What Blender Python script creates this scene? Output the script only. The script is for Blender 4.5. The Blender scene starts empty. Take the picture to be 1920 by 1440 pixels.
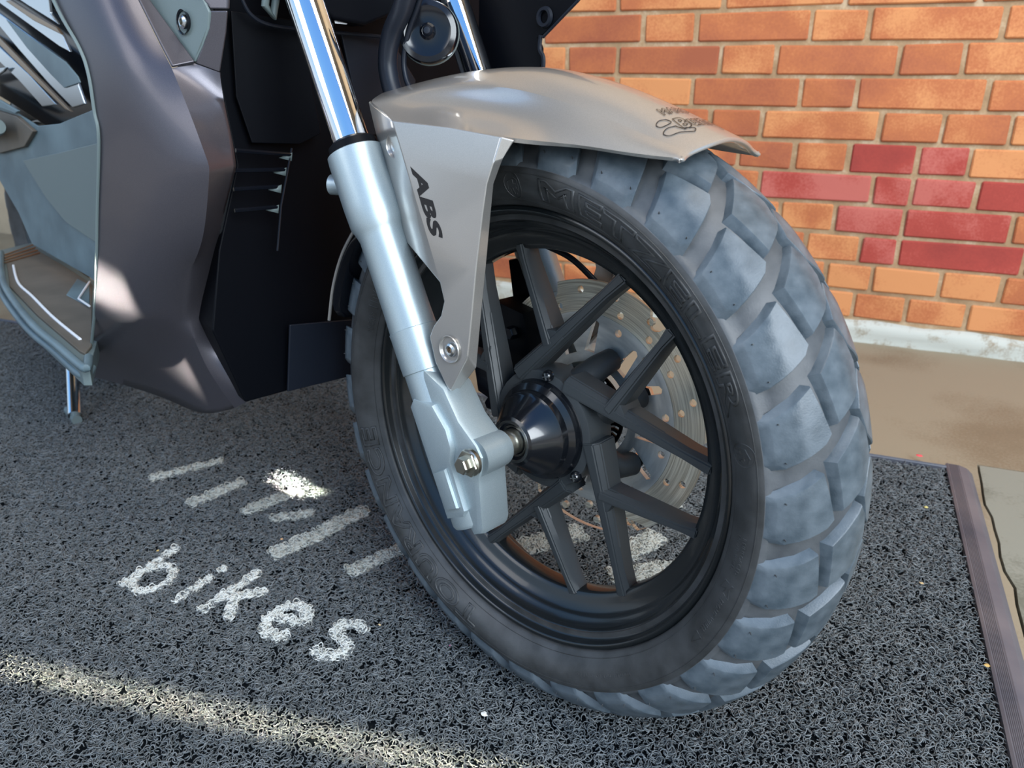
import bpy, bmesh, math, random
from mathutils import Vector, Matrix
random.seed(7)
PI = math.pi
C = bpy.context.scene.collection
SC = bpy.context.scene

# ------------------------------------------------------------------ camera
H0 = 0.26508                                   # height of the front axle above the tyre contact
FPX = 1451.84
RX = Vector((0.9170074, 0.39854036, -0.01621724))      # image right
RY = Vector((0.1516761, -0.3860205, -0.90993546))      # image down
RZ = Vector((-0.3689062, 0.83195778, -0.4144327))      # viewing direction
CAM = Vector((0.2126366, -0.57061887, 0.31579225 + H0))
cd = bpy.data.cameras.new('camera'); cam = bpy.data.objects.new('camera', cd); C.objects.link(cam)
cam.matrix_world = Matrix(((RX.x, -RY.x, -RZ.x, CAM.x), (RX.y, -RY.y, -RZ.y, CAM.y), (RX.z, -RY.z, -RZ.z, CAM.z), (0, 0, 0, 1)))
cd.sensor_width = 36; cd.lens = FPX / 1920 * 36; cd.clip_start = 0.02
cd.dof.use_dof = True; cd.dof.focus_distance = 0.64; cd.dof.aperture_fstop = 10.0
SC.camera = cam

# ------------------------------------------------------------------ view, world, lights
vs = SC.view_settings
vs.view_transform = 'Standard'; vs.look = 'None'; vs.gamma = 1; vs.use_curve_mapping = False
vs.exposure = 0.42
w = bpy.data.worlds.new('world'); SC.world = w; w.use_nodes = True
nt = w.node_tree; nt.nodes.clear()
o = nt.nodes.new('ShaderNodeOutputWorld'); bg = nt.nodes.new('ShaderNodeBackground')
tc = nt.nodes.new('ShaderNodeTexCoord'); sx = nt.nodes.new('ShaderNodeSeparateXYZ'); cr = nt.nodes.new('ShaderNodeValToRGB')
mr = nt.nodes.new('ShaderNodeMapRange'); mr.inputs['From Min'].default_value = -0.3; mr.inputs['From Max'].default_value = 1.0
nt.links.new(tc.outputs['Generated'], sx.inputs[0]); nt.links.new(sx.outputs['Z'], mr.inputs['Value'])
nt.links.new(mr.outputs[0], cr.inputs[0]); nt.links.new(cr.outputs[0], bg.inputs[0]); nt.links.new(bg.outputs[0], o.inputs[0])
cr.color_ramp.elements[0].position = 0.0; cr.color_ramp.elements[0].color = (0.10, 0.09, 0.08, 1)
cr.color_ramp.elements[1].position = 1.0; cr.color_ramp.elements[1].color = (0.12, 0.33, 0.85, 1)
for pos, col in ((0.215, (0.13, 0.12, 0.11, 1)), (0.26, (0.75, 0.85, 0.95, 1)), (0.45, (0.42, 0.68, 1.0, 1)), (0.7, (0.2, 0.47, 0.95, 1))):
    e = cr.color_ramp.elements.new(pos); e.color = col
bg.inputs[1].default_value = 0.8

def area(name, loc, target, sx_, sy_, power, col, spread=PI, roll=0.0):
    ld = bpy.data.lights.new(name, 'AREA'); ld.shape = 'RECTANGLE'; ld.size = sx_; ld.size_y = sy_
    ld.energy = power; ld.color = col; ld.spread = spread
    ob = bpy.data.objects.new(name, ld); C.objects.link(ob); ob.location = loc
    q = (Vector(target) - Vector(loc)).to_track_quat('-Z', 'Y')
    ob.rotation_euler = (q.to_matrix() @ Matrix.Rotation(roll, 3, 'Z')).to_euler()
    return ob
area('doorway_light', (1.9, -1.5, 1.7), (0.2, 0.1, 0.3), 1.4, 1.7, 78, (0.88, 0.95, 1.0))
area('left_fill_light', (-1.6, -1.9, 1.9), (-0.4, 0.0, 0.2), 1.2, 1.4, 13, (1.0, 0.95, 0.88))  # soft fill lamp added on the left, no opening there
area('wall_wash_light', (0.6, -0.2, 2.3), (0.5, 1.1, 0.4), 1.6, 0.6, 21, (1.0, 0.95, 0.88))

# added narrow-beam lamps in place of sunlight: a narrow warm streak on the mat and a wedge on the fairing
def slot_light(name, mid, along, dirn, dist, L, W_, power, col, spread):
    ld = bpy.data.lights.new(name, 'AREA'); ld.shape = 'RECTANGLE'; ld.size = L; ld.size_y = W_; ld.energy = power; ld.color = col; ld.spread = math.radians(spread)
    z = Vector(dirn).normalized(); x = Vector(along); x = (x - z * x.dot(z)).normalized(); y = z.cross(x); p = Vector(mid) + z * dist
    ob = bpy.data.objects.new(name, ld); C.objects.link(ob)
    ob.matrix_world = Matrix(((x.x, y.x, z.x, p.x), (x.y, y.y, z.y, p.y), (x.z, y.z, z.z, p.z), (0, 0, 0, 1)))
slot_light('streak_beam_light', (-0.30, -0.199, 0), (.48, .0745, 0), (-.12, -.72, .69), 1.5, 1.3, .014, .50, (1.0, 0.83, 0.55), .9)
def ray(x, y): return RX * ((x - 960) / FPX) + RY * ((y - 720) / FPX) + RZ
sl_ = bpy.data.lights.new('sun', 'SUN'); sl_.energy = 4.0; sl_.angle = 0.01; sl_.color = (1.0, 0.93, 0.82)
so = bpy.data.objects.new('sun', sl_); C.objects.link(so); so.rotation_euler = Vector((-0.25, 0.55, 0.80)).to_track_quat('Z', 'Y').to_euler()
# ------------------------------------------------------------------ frames
AX = Vector((-0.3273585, -0.94124813, 0.08299625))     # axle direction, towards the camera side
FW = Vector((0.94450681, -0.32849184, 0.0))            # forward
UP = Vector((0.02726359, 0.07839052, 0.99654986))      # wheel up
O = Vector((0, 0, H0))
def wf(F, U, A): return O + FW * F + UP * U + AX * A
WM = Matrix(((FW.x, UP.x, AX.x, O.x), (FW.y, UP.y, AX.y, O.y), (FW.z, UP.z, AX.z, O.z), (0, 0, 0, 1)))   # local (F,U,A) -> world
def ray(x, y): return RX * ((x - 960) / FPX) + RY * ((y - 720) / FPX) + RZ
def at_a(x, y, A):
    """(F,U,A) of the point seen at x,y lying A metres beside the wheel plane"""
    d = ray(x, y); s = (A - (CAM - O).dot(AX)) / d.dot(AX); P = CAM - O + d * s
    return (P.dot(FW), P.dot(UP), A)
def at_f(x, y, F):
    d = ray(x, y); s = (F - (CAM - O).dot(FW)) / d.dot(FW); P = CAM - O + d * s
    return (F, P.dot(UP), P.dot(AX))
def on_floor(x, y, z=0.0):
    d = ray(x, y); return CAM + d * ((z - CAM.z) / d.z)
def mir(p): return (p[0], p[1], -p[2])

# ------------------------------------------------------------------ materials
def mat(name, col, rough=0.5, metal=0.0, coat=0.0, noise=None, bump=None, spec=None, col2=None, rough_var=0.0):
    m = bpy.data.materials.new(name); m.use_nodes = True
    n = m.node_tree; b = n.nodes['Principled BSDF']
    b.inputs['Base Color'].default_value = (*col, 1); b.inputs['Roughness'].default_value = rough
    b.inputs['Metallic'].default_value = metal; b.inputs['Coat Weight'].default_value = coat
    b.inputs['Coat Roughness'].default_value = 0.06
    if spec is not None: b.inputs['Specular IOR Level'].default_value = spec
    if noise:
        t = n.nodes.new('ShaderNodeTexCoord')
        x = n.nodes.new('ShaderNodeTexNoise'); x.inputs['Scale'].default_value = noise; x.inputs['Detail'].default_value = 5
        n.links.new(t.outputs['Object'], x.inputs['Vector'])
        r = n.nodes.new('ShaderNodeValToRGB'); r.color_ramp.elements[0].position = 0.35; r.color_ramp.elements[1].position = 0.68
        r.color_ramp.elements[0].color = (*col, 1); r.color_ramp.elements[1].color = (*(col2 or [min(1, c * 1.5) for c in col]), 1)
        n.links.new(x.outputs['Fac'], r.inputs[0]); n.links.new(r.outputs[0], b.inputs['Base Color'])
        if rough_var:
            q = n.nodes.new('ShaderNodeMapRange'); q.inputs['To Min'].default_value = rough - rough_var; q.inputs['To Max'].default_value = rough + rough_var
            n.links.new(x.outputs['Fac'], q.inputs['Value']); n.links.new(q.outputs[0], b.inputs['Roughness'])
    if bump:
        t = n.nodes.new('ShaderNodeTexCoord')
        x = n.nodes.new('ShaderNodeTexNoise'); x.inputs['Scale'].default_value = bump[0]; x.inputs['Detail'].default_value = 4
        n.links.new(t.outputs['Object'], x.inputs['Vector'])
        q = n.nodes.new('ShaderNodeBump'); q.inputs['Strength'].default_value = bump[1]; q.inputs['Distance'].default_value = bump[2]
        n.links.new(x.outputs['Fac'], q.inputs['Height']); n.links.new(q.outputs[0], b.inputs['Normal'])
    return m
M = {}
M['rubber'] = mat('tyre rubber', (0.026, 0.027, 0.027), 0.43, noise=45, col2=(0.052, 0.054, 0.055), bump=(700, 0.25, 0.0004))
M['tread'] = mat('worn tread rubber', (0.05, 0.068, 0.082), 0.40, noise=60, col2=(0.115, 0.14, 0.16), bump=(900, 0.3, 0.0004), rough_var=0.1)
M['groove'] = mat('dusty groove rubber', (0.05, 0.055, 0.06), 0.5, noise=50, col2=(0.09, 0.095, 0.10), bump=(700, 0.25, 0.0004))
M['rim'] = mat('black rim paint', (0.006, 0.008, 0.009), 0.27, coat=0.3, bump=(1500, 0.15, 0.0002))
M['spoke'] = mat('satin black spoke paint', (0.032, 0.037, 0.040), 0.42, bump=(1800, 0.3, 0.0003))
M['hubdark'] = mat('gloss black hub', (0.004, 0.005, 0.007), 0.2, coat=0.5)
M['silver'] = mat('silver paint', (0.42, 0.40, 0.375), 0.3, metal=0.65, coat=0.8, noise=2500, col2=(0.52, 0.50, 0.47))
M['fork'] = mat('fork slider silver', (0.33, 0.40, 0.43), 0.42, metal=0.6, coat=0.15, noise=2200, col2=(0.42, 0.49, 0.51))
M['chrome'] = mat('chrome', (0.85, 0.88, 0.9), 0.06, metal=1.0)
M['steel'] = mat('zinc steel', (0.55, 0.53, 0.45), 0.3, metal=1.0)
M['bolt'] = mat('bolt steel', (0.6, 0.62, 0.63), 0.25, metal=1.0)
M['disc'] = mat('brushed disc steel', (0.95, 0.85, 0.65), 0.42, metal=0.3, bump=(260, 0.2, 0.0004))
M['carrier'] = mat('disc carrier steel', (0.66, 0.67, 0.63), 0.40, metal=0.35)
M['fairing'] = mat('dark metallic paint', (0.078, 0.074, 0.088), 0.34, metal=0.6, coat=0.1, noise=2600, col2=(0.11, 0.103, 0.118))
M['trim'] = mat('grey trim plastic', (0.14, 0.18, 0.18), 0.45, bump=(1500, 0.3, 0.0003))
M['black'] = mat('black plastic', (0.0012, 0.0018, 0.0035), 0.5, spec=0.12, bump=(1200, 0.2, 0.0003))
M['blackg'] = mat('gloss black plastic', (0.004, 0.005, 0.008), 0.15)
M['hose'] = mat('rubber hose', (0.008, 0.011, 0.018), 0.4, spec=0.3)
M['tunnel'] = mat('blue grey plastic', (0.095, 0.14, 0.16), 0.42, noise=14, col2=(0.15, 0.215, 0.24), bump=(1300, 0.25, 0.0003))
M['board'] = mat('rubber footboard', (0.11, 0.095, 0.075), 0.6, noise=25, col2=(0.14, 0.12, 0.095))
M['glossy'] = mat('polished cover', (0.55, 0.62, 0.68), 0.08, metal=0.9)
M['bronze'] = mat('bronze strip', (0.30, 0.22, 0.15), 0.3, metal=0.8)
M['white'] = mat('white label', (0.8, 0.82, 0.85), 0.5)
M['ink'] = mat('black ink', (0.01, 0.01, 0.012), 0.3)
M['backing'] = mat('mat backing', (0.004, 0.006, 0.008), 0.9, spec=0.1)
M['coil'] = mat('grey vinyl loops', (0.10, 0.113, 0.118), 0.38, noise=90, col2=(0.20, 0.215, 0.22))
M['coilw'] = mat('white vinyl loops', (0.62, 0.63, 0.58), 0.5, noise=90, col2=(0.75, 0.76, 0.72))
M['coils'] = mat('dull white vinyl loops', (0.40, 0.41, 0.37), 0.5, noise=60, col2=(0.58, 0.59, 0.54))  # a duller white for the slanted strokes
M['edge'] = mat('grey mat edging', (0.085, 0.09, 0.11), 0.42, noise=12, col2=(0.15, 0.14, 0.15), bump=(300, 0.2, 0.0005))

def brushed(m, sr, lo, hi):  # grinding marks and their streaky sheen, both put into the base colour
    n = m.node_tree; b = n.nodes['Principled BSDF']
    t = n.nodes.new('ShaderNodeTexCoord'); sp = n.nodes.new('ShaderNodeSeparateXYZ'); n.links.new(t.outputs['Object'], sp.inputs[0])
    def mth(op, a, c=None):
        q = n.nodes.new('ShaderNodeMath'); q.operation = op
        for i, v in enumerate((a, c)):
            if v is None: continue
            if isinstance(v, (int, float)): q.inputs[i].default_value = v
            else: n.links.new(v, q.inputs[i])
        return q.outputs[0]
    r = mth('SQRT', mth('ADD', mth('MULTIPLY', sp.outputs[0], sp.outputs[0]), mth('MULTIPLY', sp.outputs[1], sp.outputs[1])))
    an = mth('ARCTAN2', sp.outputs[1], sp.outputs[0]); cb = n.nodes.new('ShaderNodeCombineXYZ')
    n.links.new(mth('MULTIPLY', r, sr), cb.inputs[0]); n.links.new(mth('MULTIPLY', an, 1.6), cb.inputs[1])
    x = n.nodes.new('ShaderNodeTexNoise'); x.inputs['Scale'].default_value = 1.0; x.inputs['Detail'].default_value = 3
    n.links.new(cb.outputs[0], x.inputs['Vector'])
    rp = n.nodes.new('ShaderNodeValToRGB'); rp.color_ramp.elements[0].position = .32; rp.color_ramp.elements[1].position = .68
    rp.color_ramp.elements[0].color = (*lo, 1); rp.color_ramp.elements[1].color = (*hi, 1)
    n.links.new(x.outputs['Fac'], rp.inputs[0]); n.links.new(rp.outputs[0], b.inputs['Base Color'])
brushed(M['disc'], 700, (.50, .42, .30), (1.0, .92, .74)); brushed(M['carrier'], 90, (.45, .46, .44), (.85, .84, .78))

def brickmat(name, c1, c2, c3, sc=9):
    m = bpy.data.materials.new(name); m.use_nodes = True; n = m.node_tree; b = n.nodes['Principled BSDF']
    t = n.nodes.new('ShaderNodeNewGeometry'); oi = n.nodes.new('ShaderNodeObjectInfo')
    x = n.nodes.new('ShaderNodeTexNoise'); x.inputs['Scale'].default_value = sc; x.inputs['Detail'].default_value = 6
    n.links.new(t.outputs['Position'], x.inputs['Vector'])
    y = n.nodes.new('ShaderNodeTexNoise'); y.inputs['Scale'].default_value = 260; y.inputs['Detail'].default_value = 4
    n.links.new(t.outputs['Position'], y.inputs['Vector'])
    ad = n.nodes.new('ShaderNodeMath'); ad.operation = 'MULTIPLY_ADD'; ad.inputs[1].default_value = 0.35
    n.links.new(oi.outputs['Random'], ad.inputs[0]); n.links.new(x.outputs['Fac'], ad.inputs[2])
    a2 = n.nodes.new('ShaderNodeMath'); a2.operation = 'MULTIPLY_ADD'; a2.inputs[1].default_value = 0.35
    n.links.new(y.outputs['Fac'], a2.inputs[0]); n.links.new(ad.outputs[0], a2.inputs[2])
    r = n.nodes.new('ShaderNodeValToRGB'); r.color_ramp.elements[0].position = 0.55; r.color_ramp.elements[1].position = 1.1
    r.color_ramp.elements[0].color = (*c1, 1); r.color_ramp.elements[1].color = (*c3, 1)
    e = r.color_ramp.elements.new(0.82); e.color = (*c2, 1)
    n.links.new(a2.outputs[0], r.inputs[0]); n.links.new(r.outputs[0], b.inputs['Base Color'])
    b.inputs['Roughness'].default_value = 0.8
    q = n.nodes.new('ShaderNodeBump'); q.inputs['Strength'].default_value = 0.5; q.inputs['Distance'].default_value = 0.0015
    n.links.new(a2.outputs[0], q.inputs['Height']); n.links.new(q.outputs[0], b.inputs['Normal'])
    return m
M['brick'] = brickmat('orange brick', (0.36, 0.10, 0.045), (0.50, 0.155, 0.055), (0.66, 0.27, 0.10))
M['brickred'] = brickmat('crimson brick', (0.30, 0.04, 0.03), (0.40, 0.055, 0.038), (0.52, 0.13, 0.10))
M['mortar'] = brickmat('mortar', (0.28, 0.175, 0.09), (0.40, 0.26, 0.14), (0.52, 0.39, 0.25), 25)
M['plinth'] = brickmat('patchy painted plinth', (0.20, 0.15, 0.10), (0.34, 0.28, 0.20), (0.55, 0.56, 0.50), 30)
def floormat(name, a, b_, c, sc, bumpd):
    m = brickmat(name, a, b_, c, sc); return m
M['floor'] = floormat('smooth brown concrete', (0.17, 0.125, 0.075), (0.225, 0.17, 0.105), (0.30, 0.25, 0.17), 5, 0.001)
M['rough'] = floormat('rough grey concrete', (0.10, 0.10, 0.075), (0.16, 0.16, 0.12), (0.26, 0.26, 0.21), 12, 0.002)

# ------------------------------------------------------------------ mesh helpers
def link(name, me, m, parent=None, smooth=None):
    ob = bpy.data.objects.new(name, me); C.objects.link(ob)
    if m is not None and not me.materials: me.materials.append(m)
    if smooth is not None:
        me.shade_smooth() if smooth else me.shade_flat()
    if parent is not None: ob.parent = parent
    return ob
def mesh(name, vs_, fs, m=None):
    me = bpy.data.meshes.new(name); me.from_pydata([tuple(v) for v in vs_], [], fs); me.validate(); me.update()
    if m: me.materials.append(m)
    return me
def fixn(me):
    bm = bmesh.new(); bm.from_mesh(me); bmesh.ops.remove_doubles(bm, verts=bm.verts, dist=1e-6); bmesh.ops.recalc_face_normals(bm, faces=bm.faces); bm.to_mesh(me); bm.free()
def autosmooth(me, ang=35):
    bm = bmesh.new(); bm.from_mesh(me)
    for f in bm.faces: f.smooth = True
    for e in bm.edges:
        if len(e.link_faces) == 2 and e.calc_face_angle(0) > math.radians(ang): e.smooth = False
    bm.to_mesh(me); bm.free()
def lathe(name, prof, m, parent=None, seg=96, closed=False, ang=35, arc=None):
    """prof: (r, A); axis = local A (z)"""
    vs_, fs = [], []; n = len(prof)
    for i in range(seg):
        t = 2 * PI * i / seg
        for r, A in prof: vs_.append((r * math.cos(t), r * math.sin(t), A))
    for i in range(seg):
        j = (i + 1) % seg
        for k in range(n if closed else n - 1):
            l = (k + 1) % n
            fs.append((i * n + k, j * n + k, j * n + l, i * n + l))
    me = mesh(name, vs_, fs); fixn(me); autosmooth(me, ang)
    return link(name, me, m, parent)
def prism(name, poly, z0, z1, m, parent=None, bev=0.0, holes=None, ang=30):
    """poly in (x,y), extruded along z; bevelled rims"""
    bm = bmesh.new()
    a = [bm.verts.new((x, y, z0)) for x, y in poly]; b = [bm.verts.new((x, y, z1)) for x, y in poly]
    bm.faces.new(a[::-1]); bm.faces.new(b); n = len(poly)
    for i in range(n): bm.faces.new((a[i], a[(i + 1) % n], b[(i + 1) % n], b[i]))
    bmesh.ops.recalc_face_normals(bm, faces=bm.faces)
    if bev:
        es = [e for e in bm.edges if abs(e.verts[0].co.z - e.verts[1].co.z) < 1e-7]
        bmesh.ops.bevel(bm, geom=es, offset=bev, segments=2, affect='EDGES', profile=0.6)
    me = bpy.data.meshes.new(name); bm.to_mesh(me); bm.free(); autosmooth(me, ang)
    return link(name, me, m, parent)
def tube(name, pts, r, m, parent=None, seg=16, radii=None, cap=True):
    pts = [Vector(p) for p in pts]; vs_, fs = [], []; n = len(pts)
    x = None
    for i, p in enumerate(pts):
        t = (pts[min(i + 1, n - 1)] - pts[max(i - 1, 0)]).normalized()
        if x is None:
            x = t.cross(Vector((0.13, 0.31, 0.94)))
            if x.length < 0.3: x = t.cross(Vector((1, 0, 0)))
        x = (x - t * x.dot(t)).normalized(); y = t.cross(x); rr = radii[i] if radii else r
        for k in range(seg):
            a = 2 * PI * k / seg; vs_.append(p + x * (rr * math.cos(a)) + y * (rr * math.sin(a)))
    for i in range(n - 1):
        for k in range(seg):
            l = (k + 1) % seg; fs.append((i * seg + k, i * seg + l, (i + 1) * seg + l, (i + 1) * seg + k))
    if cap: fs += [tuple(range(seg))[::-1], tuple(range((n - 1) * seg, n * seg))]
    me = mesh(name, vs_, fs); autosmooth(me, 40)
    return link(name, me, m, parent)
def curve_pts(pts, k=8):
    pts = [Vector(p) for p in pts]; out = []; n = len(pts)
    for i in range(n - 1):
        p0, p1, p2, p3 = pts[max(i - 1, 0)], pts[i], pts[i + 1], pts[min(i + 2, n - 1)]
        for j in range(k):
            t = j / k; out.append(0.5 * ((2 * p1) + (p2 - p0) * t + (2 * p0 - 5 * p1 + 4 * p2 - p3) * t * t + (3 * p1 - p0 - 3 * p2 + p3) * t ** 3))
    out.append(pts[-1]); return out
def shell(name, vs_, fs, m, parent=None, thick=0.003, sub=0, crease=None, bevel=0.0, offset=-1):
    me = mesh(name, vs_, fs); fixn_keep(me)
    ob = link(name, me, m, parent, True)
    if sub:
        if crease:
            at = me.attributes.new('crease_edge', 'FLOAT', 'EDGE'); cs = {tuple(sorted(c[:2])): (c[2] if len(c) > 2 else 1.0) for c in crease}
            for e in me.edges:
                at.data[e.index].value = cs.get(tuple(sorted(e.vertices)), 0.0)
                if at.data[e.index].value >= .9: e.use_edge_sharp = True
        s = ob.modifiers.new('s', 'SUBSURF'); s.levels = s.render_levels = sub
    if thick:
        s = ob.modifiers.new('t', 'SOLIDIFY'); s.thickness = thick; s.offset = offset
    if bevel:
        s = ob.modifiers.new('b', 'BEVEL'); s.width = bevel; s.segments = 2; s.limit_method = 'ANGLE'; s.angle_limit = math.radians(25); s.harden_normals = True
    return ob
def fixn_keep(me):
    bm = bmesh.new(); bm.from_mesh(me); bmesh.ops.recalc_face_normals(bm, faces=bm.faces); bm.to_mesh(me); bm.free()
def box_mesh(name, sx_, sy_, sz_, bev=0.0, jit=0.0):
    bm = bmesh.new(); bmesh.ops.create_cube(bm, size=1)
    for v in bm.verts:
        v.co = Vector((v.co.x * sx_, v.co.y * sy_, v.co.z * sz_)) + Vector([random.uniform(-jit, jit) for _ in range(3)])
    if bev: bmesh.ops.bevel(bm, geom=bm.edges[:], offset=bev, segments=1, affect='EDGES')
    me = bpy.data.meshes.new(name); bm.to_mesh(me); bm.free(); return me

# ------------------------------------------------------------------ setting: floor, wall
def struct(ob): ob['kind'] = 'structure'; return ob
ZF = -0.008                                           # concrete level; the tyre stands on the mat
YW = 1.067
def floor_part(name, x0, x1, y0, y1, m, jag=None):
    pts = [(x0, y0), (x1, y0), (x1, y1), (x0, y1)] if jag is None else jag
    return prism(name, pts, ZF - 0.1, ZF, m)
jy = [-1.2 + i * (0.575 + 1.2) / 59 for i in range(60)]
jx = [0.4560 - 0.036 * y + 0.002 * math.sin(i * 1.3) + random.uniform(-0.002, 0.002) for i, y in enumerate(jy)]
line = list(zip(jx, jy))
fl = prism('floor', [(-4, -1.2)] + [(x - 0.0015, y) for x, y in line] + [(0.437, 0.60), (2.4, 0.66), (2.4, YW + .1), (-4, YW + .1)], ZF - 0.1, ZF, M['floor']); struct(fl)
rp = prism('paving_slab', [(x + 0.0015, y) for x, y in line] + [(0.4395, 0.596), (2.4, 0.656), (2.4, -1.2)], ZF - 0.1, ZF + 0.001, M['rough'], fl)
bs = link('joint_bed', box_mesh('joint_bed', 8, 4, 0.02), M['backing'], fl); bs.location = (0, 0, ZF - 0.05)

wall = struct(link('wall_back', box_mesh('wall_back', 3.9, 0.22, 2.75), M['mortar'])); wall.location = (0.55, YW + 0.11 + 0.004, ZF + 1.375)
def px_wall(x, y):
    d = ray(x, y); return (CAM + d * ((YW - CAM.y) / d.y))
S2 = 1 / 2.087
rows = [  # (joint x in the photograph), middle y
    ([330, 745, 1220], 5), ([430, 638, 1087, 1315, 1843], 95), ([130, 328, 733, 950, 1430, 1683], 235), ([325, 620, 1045, 1265, 1780], 362),
    ([690, 893, 1358, 1605], 490), ([800, 1018, 1232, 1505, 1712], 617), ([880, 1325, 1480], 745), ([960, 1178, 1450, 1885], 858),
    ([1060, 1275, 1425], 985), ([920, 1135, 1318, 1590, 1835], 1120), ([1050, 1245, 1455], 1228)]
reds = {5: [(1240, 1500), (1510, 1710)], 6: [(890, 1320), (1330, 1470), (1485, 2200)], 7: [(1185, 1440), (1460, 1885)], 8: [(1280, 1420), (1435, 2200)]}
CH = 0.0573
wall_loc = wall.location.copy()
def add_brick(x0, x1, zc, red=False):
    me = box_mesh('brick', x1 - x0 - 0.0088, 0.03, CH - 0.0078, 0.0026, 0.0016)
    b = link('brick', me, M['brickred'] if red else M['brick'], wall)
    b.location = Vector(((x0 + x1) / 2, YW + 0.0145 + random.uniform(-0.0012, 0.0012), zc)) - wall_loc
    b.rotation_euler = (random.uniform(-.006, .006), random.uniform(-.006, .006), random.uniform(-.004, .004))
zt = 0.553
for k in range(-6, 11):
    zc = zt + CH * (1.5 - k)
    if 0 <= k < len(rows):
        js = [px_wall(1000 + x * S2, rows[k][1] * S2).x for x in rows[k][0]]
    else: js = [0.1 + random.uniform(-.05, .05)]
    while js[-1] < 1.25: js.append(js[-1] + (0.106 if random.random() < .4 else 0.211))
    while js[0] > -0.95: js.insert(0, js[0] - (0.106 if random.random() < .4 else 0.211))
    rr = []
    if k in reds: rr = [(px_wall(1000 + a * S2, rows[k][1] * S2).x, px_wall(1000 + b * S2, rows[k][1] * S2).x) for a, b in reds[k]]
    for a, b in zip(js, js[1:]):
        mid = (a + b) / 2
        add_brick(a, b, zc, any(p <= mid <= q for p, q in rr))
# rendered plinth at the foot of the wall
def lumpy(name, x0, x1, z0, z1, y0, m, parent):
    bm = bmesh.new(); nx, nz = 90, 6; g = []
    for i in range(nx + 1):
        row = []
        for j in range(nz + 1):
            x = x0 + (x1 - x0) * i / nx; z = z0 + (z1 - z0) * j / nz + (random.uniform(-.005, .004) if j == nz else 0)
            row.append(bm.verts.new((x, y0 + random.uniform(-.0025, .0025) + (0.006 if j == nz else 0), z)))
        g.append(row)
    for i in range(nx):
        for j in range(nz): bm.faces.new((g[i][j], g[i + 1][j], g[i + 1][j + 1], g[i][j + 1]))
    top = [g[i][nz] for i in range(nx + 1)]; bk = [bm.verts.new((v.co.x, y0 + 0.03, v.co.z)) for v in top]
    for i in range(nx): bm.faces.new((top[i], top[i + 1], bk[i + 1], bk[i]))
    me = bpy.data.meshes.new(name); bm.to_mesh(me); bm.free(); fixn_keep(me)
    ob = link(name, me, m, parent, True); ob.location = -wall_loc; return ob
lumpy('plinth', -1.4, 2.5, ZF - 0.005, 0.022 + 0.012, YW - 0.008, M['plinth'], wall)
wl = struct(link('wall_left', box_mesh('wall_left', 2.6, 0.2, 2.75), mat('beige render', (0.42, 0.33, 0.22), 0.8, noise=6))); wl.location = (-2.7, YW + 0.14, ZF + 1.375)
ce = struct(link('ceiling', box_mesh('ceiling', 6, 2.4, 0.08), mat('dark boarded ceiling', (0.16, 0.13, 0.10), 0.7, noise=4))); ce.location = (-0.4, 0.5, 2.79)
st_ = struct(link('street', box_mesh('street', 16, 9, 0.1), mat('pale street concrete', (0.42, 0.37, 0.30), 0.85, noise=3, col2=(0.5, 0.45, 0.38)))); st_.location = (0, -1.2 - 4.5, ZF - 0.052)

# ------------------------------------------------------------------ loop mat
matt = bpy.data.objects.new('door_mat', None); C.objects.link(matt)
matt['label'] = 'grey vinyl loop mat with white lettering under the scooter wheel'; matt['category'] = 'mat'
MX0, MX1, MY0, MY1 = -2.0, 0.392, -0.72, 0.553
bk = link('backing', box_mesh('backing', MX1 - MX0, MY1 - MY0, 0.003), M['backing'], matt); bk.location = ((MX0 + MX1) / 2, (MY0 + MY1) / 2, ZF + 0.0018)
def strands(pts, seed, mname, zlo, zhi, r=0.0006):
    """curly vinyl noodles at the given spots, joined"""
    rnd = random.Random(seed); vs_, fs = [], []
    for (cx, cy) in pts:
        n = 7; a = rnd.uniform(0, 2 * PI); R = rnd.uniform(0.0020, 0.0044); sw = rnd.uniform(2.2, 4.6) * rnd.choice((-1, 1))
        z0 = rnd.uniform(zlo, zhi); tilt = rnd.uniform(-.9, .9); b0 = rnd.uniform(0, 2 * PI); dr = rnd.uniform(-0.0016, 0.0016); da = rnd.uniform(0, 2 * PI)
        base = len(vs_)
        for i in range(n):
            t = i / (n - 1); th = a + sw * t
            p = Vector((cx + R * math.cos(th) + dr * t * math.cos(da), cy + R * math.sin(th) + dr * t * math.sin(da), z0 + tilt * R * math.sin(th + b0) + 0.0012 * math.sin(t * PI)))
            tang = Vector((-math.sin(th), math.cos(th), 0)) * (1 if sw > 0 else -1); side = tang.cross(Vector((0, 0, 1)))
            for k in range(3):
                q = 2 * PI * k / 3 + PI / 2; vs_.append(p + side * (r * 1.15 * math.cos(q)) + Vector((0, 0, r * math.sin(q))))
        for i in range(n - 1):
            for k in range(3):
                l = (k + 1) % 3; fs.append((base + i * 3 + k, base + i * 3 + l, base + i * 3 + 3 + l, base + i * 3 + 3 + k))
    me = mesh(mname, vs_, fs); return me
TILE = 0.09
src = []
for s in range(3):
    rnd = random.Random(100 + s)
    pts = [(rnd.uniform(-TILE / 2, TILE / 2), rnd.uniform(-TILE / 2, TILE / 2)) for _ in range(900)]
    src.append(strands(pts, s, 'loop_patch', ZF + 0.0035, ZF + 0.0085))
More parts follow.
